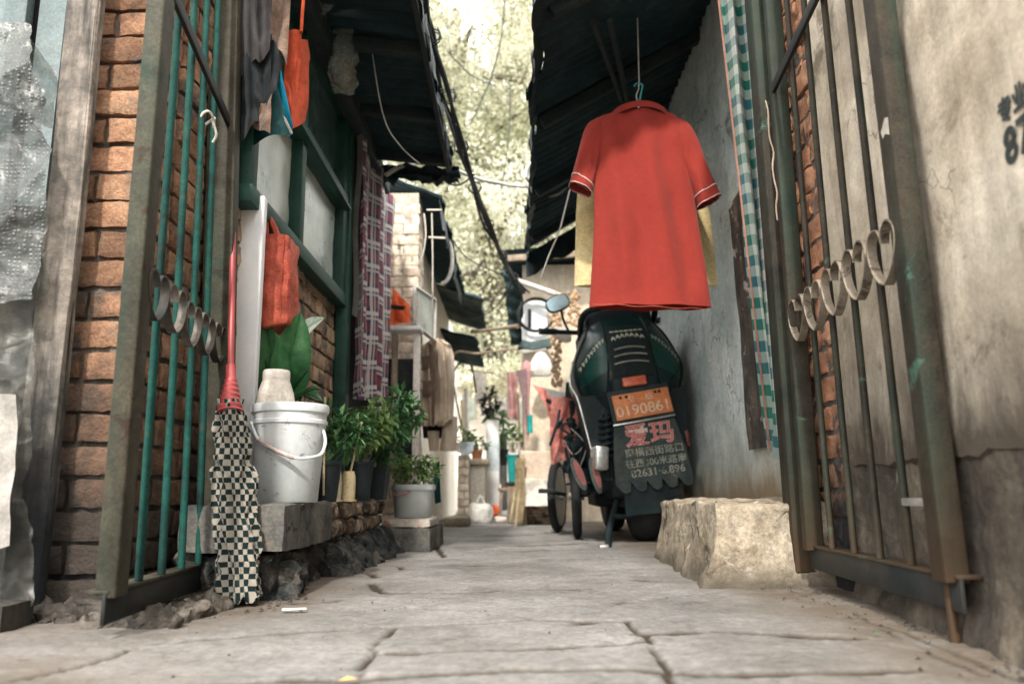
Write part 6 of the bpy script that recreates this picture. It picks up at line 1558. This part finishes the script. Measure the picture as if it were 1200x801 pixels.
MB().lathe(Vector((p.x+0.012, 6.04, zc+0.011)), [(0, 0), (0.052, 0), (0.060, 0.19), (0.066, 0.19), (0.066, 0.205), (0.058, 0.205), (0, 0.18)], 24).build('bucket_body', m_turq, bk)
for (x0, y0, x1, y1, lab) in ((604, 618, 613, 532, 'dry cane leaning on the front of the beige covered table, left one'), (598, 612, 606, 560, 'thin dry cane standing against the wooden crate')):
    mb = MB().tube([P(x0, y0, 5.45)+Vector((0, 0, 0.0)), P(x1, y1, 5.5)], 0.010, 7); tag(mb.build('dry_cane', m_stick), lab, 'cane')
mb = MB()
for k in range(26):
    a = P(604+rnd.uniform(0, 12), 534+rnd.uniform(0, 6), 5.48); b = P(603+rnd.uniform(0, 9), 612+rnd.uniform(-10, 2), 5.46)
    mb.tube([a, a.lerp(b, 0.5)+Vector((rnd.uniform(-0.02, 0.02), 0, 0)), b], 0.004, 4, cap=False)
tag(mb.build('straw_bundle', m_straw), 'bundle of dry straw standing at the left corner of the beige covered table', 'straw')

# ---- bicycle with poncho, seen almost end on
bc = empty('bicycle', Vector((0.26, 4.75, 0)), 'small wheeled dark bicycle parked behind the scooter under a red poncho', 'bicycle')
def bw(c, r, yaw, nm):
    Qw = Matrix.Rotation(yaw, 3, 'Z') @ Matrix.Rotation(R(90), 3, 'Y')
    mb = MB(); mb.lathe(c, [(r-0.022+0.024*math.cos(a), 0.022*math.sin(a)) for a in [-2.2+k*0.44 for k in range(11)]], 40, Q=Qw); t = mb.build(nm, m_tyre, bc)
    rm = MB(); rm.lathe(c, [(r-0.036, -0.020), (r-0.058, -0.016), (r-0.060, 0), (r-0.058, 0.016), (r-0.036, 0.020)], 36, Q=Qw); rm.lathe(c, [(0, -0.04), (0.02, -0.038), (0.02, 0.038), (0, 0.04)], 14, Q=Qw)
    for k in range(18):
        a = k*2*math.pi/18; rm.tube([c, c+Qw @ Vector(((r-0.045)*math.cos(a), (r-0.045)*math.sin(a), 0))], 0.0022, 4, cap=False)
    rm.build('rim', m_steel, t)
w1 = PZ(655, 624, 0.0); w2 = PZ(678, 631, 0.0)
yw = R(-14)
bw(Vector((w1.x, w1.y+0.10, 0.205)), 0.205, yw, 'front_wheel'); bw(Vector((w2.x, w2.y+0.05, 0.205)), 0.205, R(-6), 'rear_wheel')
f1, f2 = Vector((w1.x, w1.y+0.10, 0.205)), Vector((w2.x, w2.y+0.05, 0.205))
mb = MB()
mb.tube(bez([f1, f1+Vector((0.0, 0.02, 0.25)), f1+Vector((0.02, 0.03, 0.55))], 8), 0.014, 8); mb.tube(bez([f1+Vector((0.01, 0.03, 0.4)), f2+Vector((-0.02, 0, 0.25)), f2], 10), 0.016, 8)
mb.tube([f2+Vector((0, 0, 0.0)), f2+Vector((-0.01, 0.0, 0.48))], 0.015, 8); mb.tube([f1+Vector((0.02, 0.03, 0.45)), f2+Vector((-0.01, 0, 0.42))], 0.014, 8)
mb.rough_box(f2+Vector((-0.05, -0.05, 0.12)), f2+Vector((0.06, 0.12, 0.38)), 0.012, 0.035, 0.03, 14)

for _ in range(16):
    a_ = f2+Vector((rnd.uniform(-0.07, 0.07), -0.10+rnd.uniform(-0.05, 0.02), rnd.uniform(0.08, 0.42))); mb.tube(bez([a_, a_+Vector((rnd.uniform(-0.05, 0.05), rnd.uniform(-0.03, 0.02), rnd.uniform(-0.08, 0.08))), a_+Vector((rnd.uniform(-0.07, 0.07), 0, rnd.uniform(-0.12, 0.12)))], 8), rnd.uniform(0.004, 0.011), 6)
mb.rough_box(f2+Vector((-0.03, -0.12, 0.0)), f2+Vector((0.07, 0.08, 0.14)), 0.02, 0.012, 0.03, 12); mb.build('frame', m_sc_black, bc)
mb = MB(); mb.tube([P(634, 574, 4.35), P(650, 577, 4.4), P(662, 579, 4.5)], 0.011, 8); pd = mb.build('pedal_crank', m_sc_black, bc)
MB().box(P(640, 575, 4.35), (0.085, 0.05, 0.024), bev=0.004).build('pedal', m_gate_dark, pd)
MB().tube([P(640, 468, 4.7), P(660, 478, 4.7), P(690, 474, 4.75)], 0.012, 8).build('handlebar', m_sc_black, bc)
MB().rough_box(P(674, 500, 4.6)-Vector((0.07, 0.1, 0.02)), P(674, 500, 4.6)+Vector((0.07, 0.12, 0.03)), 0.02, 0.004, 0.03, 9).build('saddle', m_sc_black, bc)
mb = MB(); mb.tube(bez([f2+Vector((-0.06, -0.06, 0.28)), f2+Vector((-0.02, -0.12, 0.20)), f2+Vector((0.05, -0.10, 0.26))], 12), 0.004, 6); mb.tube(bez([f2+Vector((0.0, -0.12, 0.12)), f2+Vector((0.04, -0.14, 0.24)), f2+Vector((-0.03, -0.12, 0.33))], 12), 0.0035, 6)
mb.build('brake_cable', m_steel, bc)
po = empty('poncho', P(665, 535, 4.5), 'faded red rain poncho draped over the bicycle beside the scooter', 'poncho')
def pon(u, v):
    a = P(648, 462, 4.6).lerp(P(690, 470, 4.5), u); xl_, xr_ = 638+8*v*v, 690
    p = P(xl_+(xr_-xl_)*u+(10-14*u)*(1-v)*0.9, 464+7*u+(80-22*u)*v, 4.02)
    return p+Vector((0, 0.022*math.sin(u*13+v*4)+0.02*N3(Vector((u*4, v*4, 2)))-0.06*math.sin(u*math.pi), 0.012*N3(Vector((u*6, v*5, 1)))))
MB().sheet(pon, 36, 34).build('front_drape', m_poncho, po)
mb = MB(); pxsheet(mb, (625, 450), (646, 460), (650, 494), (645, 490), (4.9, 4.8, 4.7, 4.8), 0.02, (12, 12), 2, seed=75); mb.build('back_flap', m_poncho, po)
mb = MB(); pxsheet(mb, (672, 470), (690, 476), (692, 530), (680, 528), (3.98,)*4, 0.02, (10, 14), 2, seed=76); mb.build('grey_lining', m_blueplastic, po)

# ---- overhead cables
route = [P(488, -30, 2.25), P(505, 40, 2.6), P(524, 110, 3.0), P(540, 170, 3.45), P(556, 218, 3.9), P(572, 262, 4.5), P(588, 298, 5.1), P(602, 324, 5.7), P(616, 342, 6.1)]
cb = empty('cable_bundle', route[4], 'thick bundle of black cables slanting from the left roof edge across the alley', 'cable bundle')
for k in range(7):
    o0 = Vector((rnd.uniform(-0.014, 0.014), rnd.uniform(-0.01, 0.01), rnd.uniform(-0.014, 0.014)))
    mb = MB(); mb.tube(bez([p+o0*(1+0.9*math.sin(i*1.7+k))+Vector((0.012*math.sin(i*2.3+k*2), 0, 0.008*math.cos(i*1.9+k))) for i, p in enumerate(route)], 56), 0.0075 if k < 4 else 0.0045, 7)
    mb.build('strand', m_cable, cb)
mb = MB()
for i in range(1, len(route)-1):
    t = (route[i+1]-route[i-1]).normalized(); ref = t.orthogonal(); q = [route[i]+(Matrix.Rotation(a*0.7, 3, t) @ ref)*0.024+t*0.002*a for a in range(20)]
    mb.tube(q, 0.003, 5); mb.build('binding', m_cable, cb); mb = MB()
for (pts, r_, m, lab) in (
    ([P(600, 322, 5.7), P(596, 345, 5.8), P(593, 358, 5.9)], 0.008, m_cable, 'short cable tail dropping from the bundle by the beige house, left of two'),
    ([P(604, 326, 5.7), P(612, 348, 6.0), P(612, 372, 6.2)], 0.008, m_cable, 'cable tail running from the bundle down to the white board')):
    tag(MB().tube(bez(pts, 12), r_, 6).build('cable', m), lab, 'cable')
mb = MB().tube(bez([P(452, 205, 3.55), P(470, 195, 3.6), P(492, 191, 3.7), P(520, 193, 3.9), P(548, 205, 4.1), P(580, 214, 4.2), P(620, 218, 4.3), P(655, 210, 4.3), P(676, 203, 4.3)], 60), 0.011, 8)
tag(mb.build('conduit', m_conduit), 'pale grey conduit sagging across the alley between the two roofs', 'conduit')
mb = MB()
for k in range(3): mb.tube([P(642+(26-k)*math.cos(a), 206+(24-2*k)*math.sin(a)*(1-0.1*k)+k, 4.25+0.02*k) for a in [j*2*math.pi/40 for j in range(40)]], 0.0075, 6, closed=True)
tag(mb.build('cable_coil', m_conduit), 'grey cable coil hanging in a loop left of the red polo sleeve', 'cable coil')
mb = MB(); q = [P(518+12*math.cos(a), 304+28*math.sin(a), 5.0) for a in [-1.6+k*0.25 for k in range(14)]]; mb.tube(bez(q, 30), 0.013, 7)
tag(mb.build('cable_coil', m_conduit), 'pale cable hoop at the edge of the far left lean-to roof', 'cable coil')
for (pts, r_, lab) in (
    ([P(592, -20, 7.0), P(588, 40, 7.0), P(574, 95, 7.0), P(551, 146, 7.0)], 0.008, 'thin dark wire curving down in front of the pale trees'),
    ([P(598, 100, 7.5), P(596, 160, 7.4), P(589, 214, 7.2)], 0.006, 'fine wire hanging straight down to the grey conduit'),
    ([P(524, 60, 6.0), P(552, 88, 6.5), P(580, 100, 7.0)], 0.006, 'fine wire crossing the pale trees near the cable bundle')):
    tag(MB().tube(bez(pts, 24), r_, 6).build('overhead_wire', m_cable), lab, 'wire')
mb = MB(); mb.tube(bez([P(506, 250, 4.2), P(507, 300, 4.2), P(507, 340, 4.2), P(507, 395, 4.2)], 16), 0.004, 6); mb.tube([P(500, 246, 4.2), P(518, 246, 4.2)], 0.005, 6)
mb.tube(bez([P(497, 250, 4.2), P(499, 275, 4.2), P(495, 300, 4.2), P(488, 312, 4.2)], 16), 0.004, 6); mb.tube([P(502, 278, 4.2), P(522, 279, 4.2)], 0.006, 6)
tag(mb.build('hanging_wire', m_twine), 'pale wires hanging in front of the far left lean-to roof', 'wire')

# ---- background trees, each a trunk with limbs and a loose leafy crown
def tree(px, Y, h, rad, seed, label, lm, n, L):
    r = random.Random(seed); base = P(px, 560, Y); base.z = 0
    root = empty('broadleaf_tree', base, label, 'tree', 'pale trees beyond the alley')
    mb = MB(); top = base+Vector((r.uniform(-0.5, 0.5), 0, h*0.8))
    mb.tube(bez([base, base.lerp(top, 0.4)+Vector((r.uniform(-0.4, 0.4), 0, 0)), top], 10), [0.34-0.26*i/10 for i in range(11)], 10)
    tips = []
    for k in range(22):
        t = 0.22+0.75*k/22; s = base.lerp(top, t); d = rdir(r, -0.1); d.z = abs(d.z)*0.5+0.05
        e = s+d.normalized()*rad*r.uniform(0.6, 1.0)*(1-0.45*t); mb.tube(bez([s, s.lerp(e, 0.5)+Vector((0, 0, 0.25)), e], 6), [0.11, 0.095, 0.08, 0.065, 0.05, 0.03, 0.015], 6); tips += [s.lerp(e, 0.55), s.lerp(e, 0.8), e]
    mb.build('trunk', m_bark, root)
    cm = MB()
    clumps = []
    for t in tips:
        for _ in range(3): clumps.append((t+rdir(r)*r.uniform(0.1, 1.1), r.uniform(0.35, 0.85)))
    for i in range(n):
        c, cr = clumps[r.randrange(len(clumps))]; d = rdir(r); p = c+d*cr*r.random()**0.5
        l = L*r.uniform(0.6, 1.3); leaf(cm, p, (d+rdir(r)).normalized(), Vector((0, 0, 1)), l, l*0.55, bend=0.2)
    cm.build('crown', lm, root)
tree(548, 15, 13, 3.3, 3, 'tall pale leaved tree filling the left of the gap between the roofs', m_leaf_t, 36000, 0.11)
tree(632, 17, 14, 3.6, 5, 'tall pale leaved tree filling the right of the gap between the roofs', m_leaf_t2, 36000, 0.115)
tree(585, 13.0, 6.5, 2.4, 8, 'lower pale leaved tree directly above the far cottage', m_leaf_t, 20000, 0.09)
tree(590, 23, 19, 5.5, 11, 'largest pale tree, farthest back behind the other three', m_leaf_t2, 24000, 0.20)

# ---- small litter on the paving
for (px, py, m, s_, lab) in ((407, 797, m_yleaf, 0.012, 'fallen yellow leaf on the paving at the bottom edge'), (1030, 742, m_leaf_d, 0.008, 'small green leaf on the paving below the right gate')):
    c = PZ(px, py, 0.006); mb = MB(); leaf(mb, c+Vector((-s_, 0, 0)), Vector((1, 0.2, 0)), Vector((0, 0, 1)), s_*2, s_*1.5, bend=-0.05); tag(mb.build('fallen_leaf', m), lab, 'leaf')
c = PZ(345, 713, 0.004); mb = MB().box(c, (0.045, 0.010, 0.003), Euler((0, 0, 0.2)), jit=0.001); tag(mb.build('paper_strip', m_litter), 'pale paper strip lying on the paving by the left ledge', 'litter')

# ---- more clutter at the bright end of the alley
mb = MB(); pxsheet(mb, (594, 436), (606, 437), (607, 492), (595, 488), (7.6,)*4, 0.03, (10, 16), 2, seed=91)
tag(mb.build('towel', m_umb_p), 'faded pink towel hanging at the alley end left of the furled umbrella', 'towel')
mb = MB(); pxsheet(mb, (556, 436), (570, 437), (571, 470), (557, 474), (7.9,)*4, 0.03, (10, 12), 2, seed=92)
tag(mb.build('cloth', m_whitebag), 'white cloth hanging at the alley end left of the dark dried bunch', 'cloth')
mb = MB().tube(bez([P(548, 433, 7.7), P(580, 437, 7.7), P(612, 434, 7.6)], 16), 0.008, 6)
tag(mb.build('washing_line', m_twine), 'washing line with pink towel and white cloth at the alley end', 'washing line')
p = P(597, 606, 7.2); sto = empty('stool', Vector((p.x, 7.2, 0)), 'small wooden stool on the ground behind the thin dry cane', 'stool')
MB().box((p.x, 7.2, 0.26), (0.20, 0.18, 0.03), bev=0.006).build('seat', m_wood_far, sto)
for sx in (-1, 1):
    for sy in (-1, 1): MB().bar((p.x+sx*0.085, 7.2+sy*0.07, 0), (p.x+sx*0.07, 7.2+sy*0.06, 0.25), 0.03, 0.03, Vector((1, 0, 0))).build('leg', m_wood_far, sto)
p = P(552, 600, 7.0); br = empty('broom', Vector((p.x, 7.0, 0)), 'straw broom leaning on the cement planter wall at the alley end', 'broom')
a = Vector((p.x, 6.35, 0.24)); MB().tube([a, a+Vector((-0.05, 0.12, 0.75))], 0.012, 7).build('handle', m_stick, br)
mb = MB()
for k in range(40): mb.tube([a+Vector((0, 0, 0.03)), Vector((p.x+rnd.uniform(-0.09, 0.09), 6.33+rnd.uniform(-0.03, 0.03), 0.0))], 0.004, 4, cap=False)
mb.build('bristles', m_straw, br)
p = P(572, 560, 9.2); cbx = MB().rough_box((p.x-0.16, 9.1, 0.0), (p.x+0.14, 9.4, 0.34), 0.03, 0.012, 0.012, 6)
tag(cbx.build('cardboard_box', m_tcloth), 'brown cardboard box on the ground before the far cottage', 'box')
mb = MB().tube([P(546, 455, 8.6), P(548, 585, 8.6)], 0.03, 10)
tag(mb.build('drain_pipe', m_conduit), 'pale vertical drain pipe at the end of the left row house', 'drain pipe')

for (px, py, rx, rz, Y, lab) in ((572, 446, 0.55, 0.22, 10.2, 'pale green shrub spilling over the left of the far cottage roof'), (604, 442, 0.35, 0.26, 9.9, 'pale green shrub over the far cottage roof beside the furled umbrella')):
    c = P(px, py, Y); g0 = Vector((c.x, Y+0.05, 0)); root = empty('shrub', g0, lab, 'shrub')
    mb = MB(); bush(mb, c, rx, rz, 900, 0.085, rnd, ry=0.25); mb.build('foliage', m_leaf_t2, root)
    mb = MB(); mb.tube(bez([g0, g0.lerp(c, 0.5)+Vector((0.05, 0, 0)), c], 8), 0.02, 6); mb.build('stem', m_bark, root)
for (pts, r_, lab) in (
    ([P(512, 196, 3.8), P(524, 214, 4.0), P(540, 216, 4.1), P(556, 204, 4.1)], 0.006, 'slack dark wire hooked under the conduit beside the left roof end'),
    ([P(616, 208, 4.2), P(632, 226, 4.2), P(656, 224, 4.25), P(670, 208, 4.3)], 0.006, 'slack dark wire looped under the grey cable coil'),
    ([P(520, 262, 5.2), P(545, 300, 5.4), P(580, 318, 5.6), P(604, 326, 5.7)], 0.005, 'thin dark wire running from the far left roof to the beige house'),
    ([P(600, 330, 5.8), P(585, 356, 6.0), P(562, 372, 6.4), P(540, 376, 6.8)], 0.005, 'thin dark wire sagging from the cable bundle to the far left roof')):
    tag(MB().tube(bez(pts, 20), r_, 6).build('overhead_wire', m_cable), lab, 'wire')
